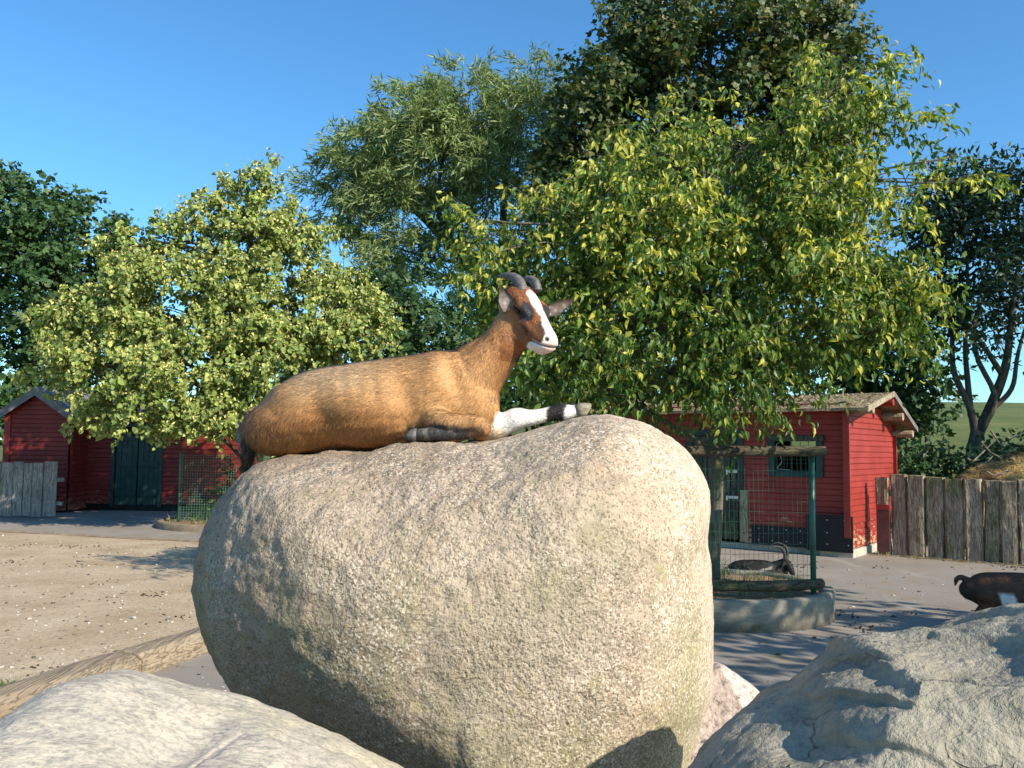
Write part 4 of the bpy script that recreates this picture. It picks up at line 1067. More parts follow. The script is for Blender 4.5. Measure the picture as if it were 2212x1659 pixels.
log([(GX0 - .35, GYF - .09, 1.565), (2.0, GYF - .10, 1.572), (GX1 + .10, GYF - .09, 1.580)], .050, 1, guard)
log([(GX0 - .2, GYF - .16, .345), (2.0, GYF - .17, .337), (2.55, GYF - .12, .335), (GX1 + .10, GYF + .06, .335)], .050, 2, guard)

# ---- left side: board fence, gable hut, long shed, enclosure
fl = Frame((-6.6, 18.75), 4)
lf = thing('board_fence', 'pale grey board fence dappled with leaf shade in front of the gabled red hut', 'fence', fl(1.9, 0, 0))
g = np.random.default_rng(31); u0 = fl.hit(124, 1050)[0]; u = u0
for k in range(20):
    w = .19 + .12 * g.random(); h = 1.16 + .02 * g.normal() + (.04 if k == 0 else 0)
    mb = MB(); fl.box(mb, u + .008, u + w - .004, -.03 - .012 * (k % 2), .0 - .012 * (k % 2), .03 + .02 * g.random(), h); bevel(mb.build('board', M_greyboard, lf), .006); u += w
mb = MB(); fl.box(mb, u0 - .12, u, .002, .05, .28, .36); fl.box(mb, u0 - .12, u, .002, .05, .78, .86); mb.build('rail', M_greyboard, lf)
fh = Frame((-10.3, 20.6), 2)
c = P(148, 990, 20.6)[0]; c2 = P(12, 990, 20.6)[0]
fh = Frame((c, 20.6), 0); HW = c - c2
hut = thing('red_hut', 'small red plank hut with a grey gable edge behind the pale board fence', 'hut', fh(HW / 2, 1, 0))
zr, zev = 2.72, 2.30
ht = lambda u: zev + (zr - zev) * (1 - abs(u - HW / 2) / (HW / 2))
mb = MB(); plank_wall(mb, fh, 'u', 0, .045, 0, HW, .05, zr, .105, [], ht, 41); mb.build('gable_wall', M_redold, hut)
mb = MB(); plank_wall(mb, fh, 'v', 0, .045, .06, 2.6, .05, zev, .105, [], None, 42); mb.build('side_wall', M_redold, hut); mb = MB(); plank_wall(mb, fh, 'v', HW, .045, .06, 2.6, .05, zev, .105, [], None, 43, 1); mb.build('side_wall', M_redold, hut)
mb = MB(); fh.box(mb, HW - .11, HW + .03, -.075, -.048, .05, zev - .05); mb.build('corner_board', M_red, hut)
for sg in (1, -1):
    a = (HW / 2 + sg * (HW / 2 + .16)); mb = MB()
    V0 = fh(a, -.22, zev - .06); V1 = fh(HW / 2, -.22, zr + .13); mb.box(V0, V1 - V0, fh.v * 3.0, ZV * .04); mb.build('roof', M_slate, hut)
    mb = MB(); mb.box(V0 - ZV * .16 - fh.v * .025, V1 - V0, fh.v * .022, ZV * .19); mb.build('bargeboard', M_slate, hut)
fs = Frame((P(560, 1000, 21.6)[0], 21.4), 1)
SL = P(560, 1000, 21.6)[0] - P(120, 1000, 21.6)[0]
du0, du1 = fs.hit(346, 1000)[0], fs.hit(250, 1000)[0]
lsd_ = thing('long_shed', 'long low red shed with dark green double door in the shade of the linden tree', 'shed', fs(SL / 2, 1, 0))
mb = MB(); plank_wall(mb, fs, 'u', 0, .045, 0, SL, .16, 2.25, .11, [(du0, du1, .1, 1.95)], None, 44); mb.build('front_wall', M_redold, lsd_)
mb = MB(); fs.box(mb, 0, SL, .5, .56, .0, 2.25); mb.build('rear_wall', M_inside, lsd_)
mb = MB(); fs.box(mb, 0, SL, .02, .06, .0, .16); mb.build('foundation_or_gap', M_black, lsd_)  # black strip in place of the shaded gap under the wall
mb = MB(); mb.box(fs(-.2, -.35, 2.20), -fs.u * -(SL + .4), fs.v * 2.4 + ZV * .5, ZV * .05); mb.build('roof', M_slate, lsd_)
dd = thing('door', None, None, fs((du0 + du1) / 2, 0, 0)); dd.parent = lsd_; dd.matrix_parent_inverse = Matrix.Translation(-Vector(lsd_.location))
for k in range(2):
    a = du0 + (du1 - du0) * k / 2; b = du0 + (du1 - du0) * (k + 1) / 2; mb = MB()
    for j in range(4): fs.box(mb, a + .012 + (b - a - .02) * j / 4, a + .006 + (b - a - .02) * (j + 1) / 4, -.02, .02, .14, 1.93)
    fs.box(mb, a + .02, b - .02, -.045, -.021, .35, .47); fs.box(mb, a + .02, b - .02, -.045, -.021, 1.05, 1.17); fs.box(mb, a + .02, b - .02, -.045, -.021, 1.68, 1.80); bevel(mb.build('leaf', M_green, dd), .005)
mb = MB(); fs.box(mb, du0 - .08, du0 + .0, -.07, .02, .1, 2.0); fs.box(mb, du1, du1 + .08, -.07, .02, .1, 2.0); fs.box(mb, du0 - .08, du1 + .08, -.072, .02, 2.0, 2.08); mb.build('frame', M_green, dd)
# kerb-ringed bed of the linden with its wire fence
EC = np.array([-5.3, 17.85, 0.0]); ER = 1.65
bed = thing('tree_bed', 'low kerb ringed bed with bare soil under the linden tree', 'tree bed', EC)
mb = MB(); V = []; n = 60
for k in range(n):
    a = k * 2 * math.pi / n; e = np.array([math.cos(a), math.sin(a), 0])
    for r, z in ((ER, -.02), (ER - .01, .11), (ER - .03, .13), (ER - .12, .13), (ER - .14, .10)): V.append(EC + e * r + ZV * z)
i = np.arange(n * 5).reshape(n, 5); mb.add(V, np.concatenate([np.stack([i[:, k], np.roll(i[:, k], -1), np.roll(i[:, k + 1], -1), i[:, k + 1]], 1) for k in range(4)])); mb.build('kerb', mat_plain('dirty_kerb', (.22, .17, .115), .95, .3, 7, .5), bed, True)
mb = MB(); V = [EC + ZV * .12] + [EC + np.array([math.cos(a), math.sin(a), 0]) * (ER - .13) + ZV * .10 for a in np.linspace(0, 2 * math.pi, 40, endpoint=False)]
mb.add(V, [[0, 1 + k, 1 + (k + 1) % 40] for k in range(40)]); mb.build('soil', M_soil, bed)
wf = thing('mesh_fence', 'green wire mesh fence with a round post beside the huge boulder, shrub behind it', 'fence', (-5.3, 17.3, 0))
xL = P(386, 1128, 17.3)[0]; xR = xL + 2.5
for x, y in ((xL, 17.3), (xR, 17.25)):
    mb = MB(); mb.tube([(x, y, .08), (x, y, 1.44), (x, y, 1.46)], [.028, .028, .02], 10); mb.build('post', M_greenmetal, wf, True)
mb = MB(); wire_grid(mb, (xL, 17.27, 0), (xR, 17.22, 0), .14, 1.42, .05, .05, .0032, 9, .004); mb.build('wire_mesh', mat_plain('faded_green_wire', (.10, .20, .14), .5, .2, 9, .1, .4), wf, True)
# path kerb along the paddock
mb = MB()
kp = [(-14, 17.75), (-9.2, 16.05), (-5.05, 14.6), (-3.2, 14.0), (-1.5, 13.2)]
for a, b in zip(kp[:-1], kp[1:]):
    a, b = np.array([*a, -.02]), np.array([*b, -.02]); irregular_beam(mb, a, b, .16, .05, 10, .025, 55)
tag(mb.build('kerb', bpy.data.materials['dirty_kerb']), kind='structure')

# ------------------------------------------------------------------ vegetation
def mat_leaf(name, trans=.35, rough=.45, spec=.35, ttint=(1.25, 1.25, .5)):
    s = NT(name); a = s.n('Attribute', attribute_name='tint')
    s.fin(a.outputs[0], rough, None, spec)
    tr = s.n('BsdfTranslucent', {'Color': s.mix(1.0, a.outputs[0], ttint, 'MULTIPLY')})
    mx = s.n('MixShader', {0: trans, 1: s.b, 2: tr}); s.t.links.new(mx.outputs[0], s.out.inputs[0])
    return s.m
def mat_bark(name, a, b, green=0.0):
    s = NT(name); p = s.pos((9, 9, 2.2)); n = s.noise(p, 2.2, 6, .7, .8)
    c = s.ramp(n, [(.35, a), (.65, b)])
    if green: c = s.mix(s.math('MULTIPLY', s.ramp(s.noise(s.pos(), 2.2, 4, .6), [(.45, 0), (.65, 1)]), green), c, (.12, .14, .05))
    return s.fin(c, .9, s.bump(n, .9, .03), .15)
M_leaf_main = mat_leaf('large_leaf', .40); M_leaf_lin = mat_leaf('linden_leaf', .20, .5); M_leaf_wil = mat_leaf('willow_leaf', .3, .45); M_leaf_dark = mat_leaf('dark_leaf', .22, .5)
M_bark = mat_bark('grey_bark', (.085, .072, .055), (.20, .18, .145), .5); M_bark2 = mat_bark('dark_bark', (.05, .042, .032), (.13, .11, .085), .2); M_bark3 = mat_bark('pale_bark', (.12, .105, .085), (.27, .24, .20), .2)
# leaf outlines: (side, along, fold)
LEAF_BIG = (np.array([(0, 0, 0), (-.26, .28, .10), (0, .33, 0), (.26, .28, .10), (-.22, .62, .06), (0, .66, -.05), (.22, .62, .06), (0, 1.0, -.22)]), [[0, 2, 1, 1], [0, 3, 2, 2], [1, 2, 5, 4], [2, 3, 6, 5]], [[4, 5, 7], [5, 6, 7], [0, 2, 1], [0, 3, 2]])
LEAF_BIG = (LEAF_BIG[0] * np.array([.80, 1, 1]), np.array([[1, 2, 5, 4], [2, 3, 6, 5]]), np.array([[0, 2, 1], [0, 3, 2], [4, 5, 7], [5, 6, 7]]))
LEAF_HEART = (np.array([(0, 0, 0), (-.42, .12, .10), (-.36, .55, .04), (0, 1.0, -.12), (.36, .55, .04), (.42, .12, .10), (0, .45, -.02)]), np.array([[0, 6, 2, 1], [0, 5, 4, 6]]), np.array([[2, 6, 3], [6, 4, 3]]))
LEAF_THIN = (np.array([(0, 0, 0), (-.09, .4, .02), (0, 1.0, -.05), (.09, .4, .02)]), np.array([[0, 3, 2, 1]]), np.zeros((0, 3), int))
LEAF_STAR = (np.array([(0, 0, 0), (-.42, .12, .05), (-.55, .55, .0), (-.22, .55, .0), (0, 1.05, -.08), (.22, .55, 0), (.55, .55, 0), (.42, .12, .05)]), np.array([[0, 7, 5, 3], [0, 3, 2, 1], [0, 7, 6, 5]])[[0]], np.array([[0, 3, 1], [1, 3, 2], [0, 7, 5], [7, 6, 5], [3, 5, 4]])[[1, 0, 2, 3, 4]])
LEAF_STAR = (LEAF_STAR[0], np.zeros((0, 4), int), np.array([[0, 3, 1], [1, 3, 2], [0, 5, 3], [0, 7, 5], [7, 6, 5], [3, 5, 4]]))
def leaves(shape, pos, axis, nrm, size, tint):
    T, q, t = shape; n = len(pos); k = len(T)
    axis = norm(axis); side = norm(np.cross(axis, nrm)); nn = np.cross(side, axis)
    size = np.broadcast_to(size, (n,))[:, None, None]
    V = pos[:, None] + size * (T[None, :, 0:1] * side[:, None] + T[None, :, 1:2] * axis[:, None] + T[None, :, 2:3] * nn[:, None])
    off = (np.arange(n) * k)[:, None, None]
    return V.reshape(-1, 3), ((q[None] + off).reshape(-1, 4) if len(q) else np.zeros((0, 4), int)), ((t[None] + off).reshape(-1, 3) if len(t) else np.zeros((0, 3), int)), np.repeat(tint, k, 0)
class Foliage:
    def __init__(s): s.V, s.q, s.t, s.c, s.n = [], [], [], [], 0
    def add(s, V, q, t, c):
        s.V.append(V); s.q.append(q + s.n); s.t.append(t + s.n); s.c.append(c); s.n += len(V)
    def build(s, name, mat, parent=None):
        return link(name, mesh_np(name, np.concatenate(s.V), [np.concatenate(s.q), np.concatenate(s.t)], mat, False, np.clip(np.concatenate(s.c), 0, 1)), parent)
def palette(g, n, cols, w):
    cols = np.array(cols); i = g.choice(len(cols), n, p=np.array(w) / np.sum(w)); j = g.choice(len(cols), n, p=np.array(w) / np.sum(w)); f = g.random(n)[:, None] * .4
    return (cols[i] * (1 - f) + cols[j] * f) * (.75 + .5 * g.random(n))[:, None]
def tree(label, base, trunk, tr_r, blobs, spec, bark, leafmat, seed, group=None, name='tree', cat='tree', limb_h=(.35, .95), extra_limbs=()):
    """blobs: (px, py, depth, rx px, ry px, depth radius m, twigs). spec: dict of leaf kind"""
    g = np.random.default_rng(seed); fo = Foliage(); wood = MB()
    root = thing(name, label, cat, base, group)
    ts = spline(trunk, 24); tr = np.interp(np.linspace(0, 1, 24), np.linspace(0, 1, len(tr_r)), tr_r)
    tr = tr * (1 + .05 * g.normal(size=24)); tr[0] *= 1.25
    wood.tube(ts, tr, 12)
    for pts, rr in extra_limbs:
        e = spline(pts, 16); wood.tube(e, np.interp(np.linspace(0, 1, 16), np.linspace(0, 1, len(rr)), rr), 8)
    skel = [ts] + [spline(p, 16) for p, _ in extra_limbs]; skr = [tr] + [np.interp(np.linspace(0, 1, 16), np.linspace(0, 1, len(r)), r) for _, r in extra_limbs]
    SP = np.concatenate(skel); SRd = np.concatenate(skr)
    for bi, (px, py, Y, rx, ry, rd, nt) in enumerate(blobs):
        C = P(px, py, Y); k = Y / F; Rr = np.array([rx * k, rd, ry * k])
        # limb from the trunk up to the blob
        d = SP - C; cost = np.linalg.norm(d, axis=1) + 1.3 * np.maximum(d[:, 2] + .25 * np.linalg.norm(d[:, :2], axis=1), 0) - 2 * 0
        i = int(np.argmin(cost)); S = SP[i]; r0 = min(SRd[i] * .6, .018 * np.linalg.norm(C - S) + .008) * spec.get('limb', 1)
        mid = (S + C) / 2 + np.array([0, 0, .10 * np.linalg.norm(C - S)]) + .08 * np.linalg.norm(C - S) * g.normal(size=3)
        lp = spline([S, mid, C], 10); wood.tube(lp, np.linspace(r0, r0 * .35, 10), 6)
        n = int(nt); dr = norm(g.normal(size=(n, 3))); rad = (.25 + .75 * g.random(n) ** spec.get('shell', .45))[:, None]
        edge = 1 + spec.get('rag', .22) * fbm(dr * 2.2 + bi * 9.1, 3, seed + bi)[:, None]
        pos = C + dr * Rr * rad * edge
        den = fbm(pos * spec.get('gapf', 1.2), 2, seed + 55); keep = den > np.quantile(den, spec.get('gap', .22)); pos, dr = pos[keep], dr[keep]; n = len(pos)
        for j in g.choice(n, min(n // 5 + 1, spec.get('branches', 14)), replace=False):
            a = lp[int(g.integers(4, 10))]; b = pos[j]; wood.tube(spline([a, (a + b) / 2 + .06 * np.linalg.norm(b - a) * g.normal(size=3) + ZV * .05 * np.linalg.norm(b - a), b], 6), np.linspace(r0 * .35, r0 * .08 + .002, 6), 5, False)
        nl = spec['per']; L = spec['twig']
        out = norm(dr * np.array([1, 1, .5]) + .5 * g.normal(size=(n, 3)) + ZV * spec.get('rise', .1))
        for j in (g.choice(n, min(n // 2, spec.get('twigs', 0)), replace=False) if spec.get('twigs') else ()):
            wood.tube([pos[j] - out[j] * L * .35, pos[j] + out[j] * L * .25, pos[j] + out[j] * L * .75 - ZV * L * .12], [.006, .004, .0015], 4, False)
        t = (np.arange(nl) + g.random((n, nl))) / nl
        lp_ = pos[:, None] + out[:, None] * (t[..., None] * L) - ZV * (t[..., None] ** 2 * L * spec.get('sag', .25)) + spec['jit'] * g.normal(size=(n, nl, 3))
        ax = out[:, None] * (1 - spec['droop']) - ZV * spec['droop'] + spec['wild'] * g.normal(size=(n, nl, 3))
        nr = norm(dr[:, None] * .5 + ZV * spec.get('up', .4) + np.array([.25, -.25, 0]) + spec.get('nwild', .7) * g.normal(size=(n, nl, 3)))
        lp_, ax, nr = lp_.reshape(-1, 3), norm(ax.reshape(-1, 3)), nr.reshape(-1, 3)
        m = len(lp_)
        tint = palette(g, m, spec['cols'], spec['w']) * np.repeat(.85 + .3 * g.random((n, 1)), nl, 0)
        if 'tip' in spec:        # sunlit leaves painted paler, on the outside and higher up the crown
            f = (np.repeat(rad[keep][:, 0] > .72, nl) & (g.random(m) < spec['tip'][1] * (sstep(1.8, 3.6, lp_[:, 2]) * .85 + .15 if 'sunlit_top' in spec else 1)))
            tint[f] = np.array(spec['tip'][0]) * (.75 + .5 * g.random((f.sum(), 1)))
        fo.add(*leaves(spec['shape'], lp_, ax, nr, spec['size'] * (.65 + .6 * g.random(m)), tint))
        if 'sunlit_top' in spec:  # sunlight on the crown top as a paler, yellower tint
            z0, z1 = spec['sunlit_top']; k3 = sstep(z0, z1, lp_[:, 2])[:, None]; tint = tint * (1 + k3 * np.array([.6, .35, .15]))
        if 'bract' in spec:
            f = g.random(m) < spec['bract'][1]; q = lp_[f] + ZV * .03 + .02 * g.normal(size=(f.sum(), 3)); k2 = len(q)
            fo.add(*leaves((LEAF_THIN[0] * np.array([2.6, 1, 1]), LEAF_THIN[1], LEAF_THIN[2]), q, norm(np.array([0, 0, -.8]) + .8 * g.normal(size=(k2, 3))), g.normal(size=(k2, 3)), spec['size'] * .8, np.array(spec['bract'][0]) * (.7 + .6 * g.random((k2, 1)))))
    wood.build('trunk', bark, root, True)
    fo.build('crown', leafmat, root)
    return root

# the large-leaved tree in the planter
TB = PC + np.array([.0, .12, .18])
main_spec = dict(shape=LEAF_BIG, size=.088, per=23, twig=.46, jit=.035, droop=.68, wild=.42, cols=[(.06, .125, .028), (.105, .185, .036), (.17, .245, .045), (.32, .33, .06)], w=[3, 3, 2, .55], shell=.5, rag=.6, gap=.44, gapf=2.2, branches=10, twigs=40, up=.15, nwild=.75, tip=((.50, .48, .09), .40), sag=.45, sunlit_top=(2.3, 4.0))
mblobs = [(1550, 480, 8.9, 330, 150, 1.2, 420), (1330, 520, 8.9, 210, 120, 1.0, 220), (1130, 520, 8.8, 105, 62, .5, 66), (1290, 400, 9.0, 70, 60, .4, 30), (1450, 360, 9.0, 130, 110, .7, 120), (1600, 330, 9.1, 100, 90, .6, 80), (1740, 330, 8.9, 130, 130, .7, 140),
          (1800, 200, 8.9, 75, 95, .45, 64), (1870, 160, 8.9, 48, 48, .3, 18), (1850, 300, 8.7, 110, 75, .5, 62), (1930, 290, 8.7, 60, 45, .35, 17), (1975, 420, 8.6, 65, 40, .35, 15), (1815, 490, 8.6, 140, 120, .8, 160), (1230, 640, 8.9, 200, 120, .9, 210), (1120, 640, 8.7, 90, 60, .5, 40),
          (1420, 680, 8.8, 260, 150, 1.2, 300), (1680, 630, 8.7, 270, 140, 1.2, 330), (1850, 645, 8.5, 150, 100, .8, 150), (1925, 655, 8.4, 85, 40, .5, 36), (1900, 715, 8.4, 70, 30, .4, 22), (1220, 770, 8.6, 130, 80, .7, 110), (1400, 800, 8.6, 190, 90, .9, 160), (1580, 780, 8.5, 130, 80, .9, 120), (1690, 735, 8.3, 110, 60, .6, 70), (1530, 840, 8.4, 110, 36, .5, 40), (1160, 830, 8.5, 62, 42, .4, 26), (1400, 825, 8.5, 120, 40, .5, 42), (1060, 580, 8.9, 45, 50, .35, 14), (1045, 478, 8.8, 62, 20, .3, 14), (2035, 395, 8.5, 42, 24, .25, 8), (2050, 340, 8.5, 18, 14, .15, 4), (1915, 130, 8.8, 22, 14, .2, 5)]
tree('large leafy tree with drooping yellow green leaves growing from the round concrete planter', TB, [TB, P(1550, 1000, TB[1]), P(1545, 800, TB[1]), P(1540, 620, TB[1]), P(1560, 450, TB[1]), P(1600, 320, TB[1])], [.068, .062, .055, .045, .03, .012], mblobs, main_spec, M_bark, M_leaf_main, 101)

# the linden over the long shed
LB = EC + np.array([0, .1, .1])
lin_spec = dict(shape=LEAF_HEART, size=.092, per=22, twig=.40, jit=.05, droop=.62, wild=.42, cols=[(.12, .18, .04), (.21, .275, .065), (.33, .36, .095)], w=[2.5, 3, 2], shell=.5, rag=.5, gap=.42, gapf=1.9, branches=10, twigs=10, up=.5, nwild=.6, bract=((.62, .55, .19), .6), sag=.3)
lb = [(590, 400, 17.6, 42, 48, .4, 44), (575, 460, 17.6, 80, 60, .7, 100), (480, 410, 17.6, 38, 45, .35, 34), (450, 480, 17.5, 62, 42, .5, 66), (640, 510, 17.7, 75, 55, .7, 90), (540, 520, 17.5, 110, 60, .8, 140), (350, 510, 17.3, 42, 38, .4, 34), (280, 535, 17.2, 62, 40, .5, 62),
      (340, 590, 17.0, 105, 60, .9, 150), (480, 620, 17.2, 120, 70, 1.0, 190), (620, 600, 17.4, 110, 60, .9, 140), (720, 610, 17.6, 65, 50, .5, 60), (770, 640, 17.6, 48, 48, .4, 36), (700, 690, 17.3, 130, 70, 1.0, 190), (560, 700, 17.0, 140, 75, 1.1, 230), (400, 690, 16.9, 140, 70, 1.0, 210), (250, 680, 16.9, 110, 62, .8, 130), (150, 680, 17.0, 60, 40, .5, 50),
      (140, 780, 16.9, 78, 48, .6, 80), (270, 780, 16.7, 130, 70, 1.0, 180), (430, 790, 16.6, 140, 80, 1.2, 220), (590, 790, 16.8, 140, 75, 1.1, 210), (740, 760, 17.2, 100, 60, .8, 120), (800, 720, 17.3, 50, 50, .4, 36), (200, 860, 16.7, 60, 42, .5, 46), (330, 870, 16.5, 130, 55, .9, 130), (480, 880, 16.5, 120, 55, .9, 120), (620, 880, 16.8, 110, 50, .8, 100), (300, 915, 16.4, 90, 22, .5, 36), (440, 915, 16.4, 80, 25, .5, 40), (560, 930, 16.8, 90, 25, .6, 40)]
tree('linden tree with pale yellow seed bracts spreading in front of the left red sheds', LB, [LB, P(535, 980, 17.9), P(532, 800, 17.9), P(533, 620, 17.8), P(545, 500, 17.7), P(580, 400, 17.6)], [.12, .11, .095, .07, .045, .018], lb, lin_spec, M_bark2, M_leaf_lin, 102)

# far trees
def on_ground(px, Y):
    p = P(px, 900, Y); return np.array([p[0], Y, float(H(p[0], Y))])
dark_spec = dict(shape=LEAF_STAR, size=.21, per=30, twig=.85, jit=.16, droop=.30, wild=.6, cols=[(.03, .07, .02), (.045, .095, .026), (.07, .125, .035)], w=[3, 3, 1], shell=.4, rag=.35, gap=.24, gapf=.7, branches=8, up=.7, nwild=.55, limb=1.2)
b0 = on_ground(60, 34)
db = [(60, 470, 34, 120, 90, 3, 110), (190, 520, 34, 85, 80, 2.4, 75), (-60, 500, 34, 110, 110, 3, 70), (250, 590, 34, 70, 70, 2, 56), (60, 620, 33, 170, 100, 3.4, 150), (-80, 680, 33, 110, 100, 3, 60), (180, 700, 33, 120, 80, 2.6, 90), (20, 540, 34, 150, 110, 3, 140), (-20, 440, 34.5, 90, 60, 2, 60), (150, 600, 33.5, 130, 90, 3, 110), (60, 770, 32.5, 160, 80, 3, 110), (280, 760, 33, 110, 70, 2.5, 70), (30, 850, 32, 130, 55, 2.5, 60)]
tree('dense dark green tree at the far left behind the linden and red hut', b0, [b0, P(60, 850, 34), P(65, 650, 34), P(70, 480, 34)], [.38, .34, .26, .08], db, dark_spec, M_bark2, M_leaf_dark, 103)
wil_spec = dict(shape=LEAF_THIN, size=.31, per=50, twig=.95, jit=.10, droop=.34, wild=.45, cols=[(.15, .215, .075), (.21, .28, .105), (.29, .33, .15)], w=[2, 3, 1.5], shell=.55, rag=.35, gap=.26, gapf=.8, branches=10, up=.3, nwild=.9, sag=.5, rise=.35, limb=1.0)
b0 = on_ground(1045, 29)
wb = [(900, 260, 29, 90, 60, 2, 105), (1000, 230, 29, 110, 80, 2.4, 150), (960, 340, 28.6, 150, 90, 2.6, 210), (1150, 190, 29, 60, 45, 1.4, 52), (1130, 270, 29, 85, 80, 2, 115), (1080, 380, 28.6, 130, 90, 2.6, 180), (820, 330, 28.8, 75, 60, 1.6, 66), (750, 320, 28.8, 60, 38, 1.2, 42), (740, 400, 28.6, 80, 50, 1.6, 66), (830, 430, 28.4, 90, 40, 1.6, 70), (720, 470, 28.4, 45, 42, 1, 28), (780, 510, 28.3, 36, 38, .8, 20), (1180, 400, 28.6, 70, 80, 1.6, 70),
      (930, 470, 28.2, 70, 50, 1.4, 36), (880, 560, 28, 75, 70, 1.5, 60), (980, 640, 28, 60, 60, 1.4, 32), (830, 600, 28, 60, 70, 1.4, 44), (1000, 520, 28.6, 50, 40, 1, 16)]
tree('tall feathery willow tree with a slanting dark limb behind the goat', b0, [b0, P(1050, 760, 29), P(1040, 620, 29), P(985, 540, 29), P(900, 455, 29), P(850, 420, 28.8)], [.36, .33, .28, .20, .13, .06], wb, wil_spec, M_bark2, M_leaf_wil, 104,
     extra_limbs=[([P(1000, 555, 29), P(960, 490, 29), P(945, 430, 29), P(960, 320, 29)], [.13, .10, .08, .03]), ([P(1048, 700, 29), P(1085, 560, 29), P(1090, 400, 29), P(1120, 250, 29)], [.22, .16, .1, .03]), ([P(1020, 585, 29), P(990, 515, 28.8), P(1030, 480, 28.6)], [.08, .06, .03])])
map_spec = dict(shape=LEAF_STAR, size=.175, per=30, twig=.75, jit=.15, droop=.35, wild=.55, cols=[(.035, .07, .02), (.065, .105, .028), (.11, .135, .04), (.19, .18, .065)], w=[3, 2.4, 1.2, .7], shell=.45, rag=.35, gap=.25, gapf=.75, branches=8, up=.6, nwild=.6, tip=((.15, .15, .05), .22), limb=1.2)
b0 = on_ground(1490, 25)
qb = [(1420, 60, 25, 110, 60, 2, 120), (1560, 110, 24.6, 150, 100, 2.6, 230), (1700, 60, 25, 110, 70, 2, 130), (1780, 130, 24.6, 70, 80, 1.6, 80), (1330, 150, 25, 90, 70, 1.8, 95), (1270, 230, 25, 70, 60, 1.6, 70), (1400, 240, 24.6, 130, 90, 2.4, 150), (1620, 240, 24.4, 150, 100, 2.6, 200), (1780, 260, 24.6, 80, 90, 2, 90), (1250, 320, 24.8, 75, 60, 1.6, 66), (1360, 380, 24.6, 110, 70, 2.2, 90), (1520, 400, 24.4, 150, 80, 2.4, 110), (1700, 420, 24.6, 130, 90, 2.2, 90), (1200, 400, 24.8, 60, 60, 1.6, 45), (1480, 10, 25, 70, 40, 1.4, 45), (1730, 0, 25, 55, 40, 1.2, 36), (1560, 560, 24.6, 260, 110, 2.2, 150), (1830, 620, 24.8, 120, 110, 2, 80)]
tree('tallest dark green maple tree rising to the top edge behind the large leaved tree', b0, [b0, P(1490, 760, 25), P(1480, 500, 25), P(1500, 300, 25), P(1540, 90, 25)], [.40, .36, .28, .2, .05], qb, map_spec, M_bark2, M_leaf_dark, 105)
ash_spec = dict(shape=LEAF_THIN, size=.17, per=20, twig=.55, jit=.09, droop=.25, wild=.7, cols=[(.022, .05, .022), (.035, .07, .028), (.06, .095, .035)], w=[3, 2, 1], shell=.6, rag=.4, gap=.34, gapf=.9, branches=12, up=.8, nwild=.5, limb=.8)
ash_spec['shape'] = (LEAF_THIN[0] * np.array([2.4, 1, 1]), LEAF_THIN[1], LEAF_THIN[2])
b0 = on_ground(2098, 18.5)
ab = [(2060, 400, 18.6, 62, 34, 1, 70), (2150, 390, 18.6, 80, 32, 1.2, 90), (2230, 420, 18.6, 60, 50, 1.2, 66), (2030, 470, 18.5, 50, 50, 1, 66), (2110, 480, 18.5, 100, 70, 1.5, 170), (2200, 520, 18.5, 70, 60, 1.3, 90), (2020, 570, 18.5, 40, 50, .9, 44), (2090, 590, 18.4, 80, 60, 1.3, 110), (2050, 660, 18.4, 60, 34, 1, 44), (2120, 690, 18.4, 40, 36, .9, 36), (2160, 620, 18.4, 46, 40, 1, 36), (2215, 660, 18.4, 50, 30, .9, 20), (2290, 520, 18.6, 80, 120, 1.6, 90), (2000, 610, 18.3, 30, 30, .6, 14), (2040, 740, 18.3, 40, 26, .7, 16), (2185, 720, 18.3, 36, 24, .7, 12), (2130, 780, 18.3, 24, 18, .5, 7)]
tree('open dark ash tree with several bare leaning stems at the right edge', b0, [b0, P(2105, 960, 18.5), P(2130, 900, 18.5), P(2170, 800, 18.4), P(2185, 690, 18.4), P(2200, 560, 18.4)], [.17, .14, .11, .085, .06, .02], ab, ash_spec, M_bark2, M_leaf_dark, 106,
     extra_limbs=[([P(2110, 950, 18.5), P(2095, 880, 18.5), P(2060, 800, 18.5), P(2055, 690, 18.5), P(2030, 560, 18.5)], [.10, .075, .06, .04, .015]), ([P(2098, 900, 18.5), P(2090, 820, 18.5), P(2085, 740, 18.5), P(2090, 600, 18.5), P(2080, 460, 18.5)], [.07, .06, .05, .035, .015]), ([P(2120, 930, 18.4), P(2150, 860, 18.3), P(2110, 770, 18.3), P(2105, 690, 18.3), P(2150, 600, 18.3)], [.06, .055, .05, .035, .015]),
                  ([P(2135, 890, 18.4), P(2185, 840, 18.3), P(2200, 760, 18.3), P(2240, 620, 18.3)], [.06, .05, .04, .015]), ([P(2165, 810, 18.4), P(2120, 740, 18.3), P(2080, 690, 18.2), P(2000, 620, 18.2)], [.06, .05, .035, .012])])
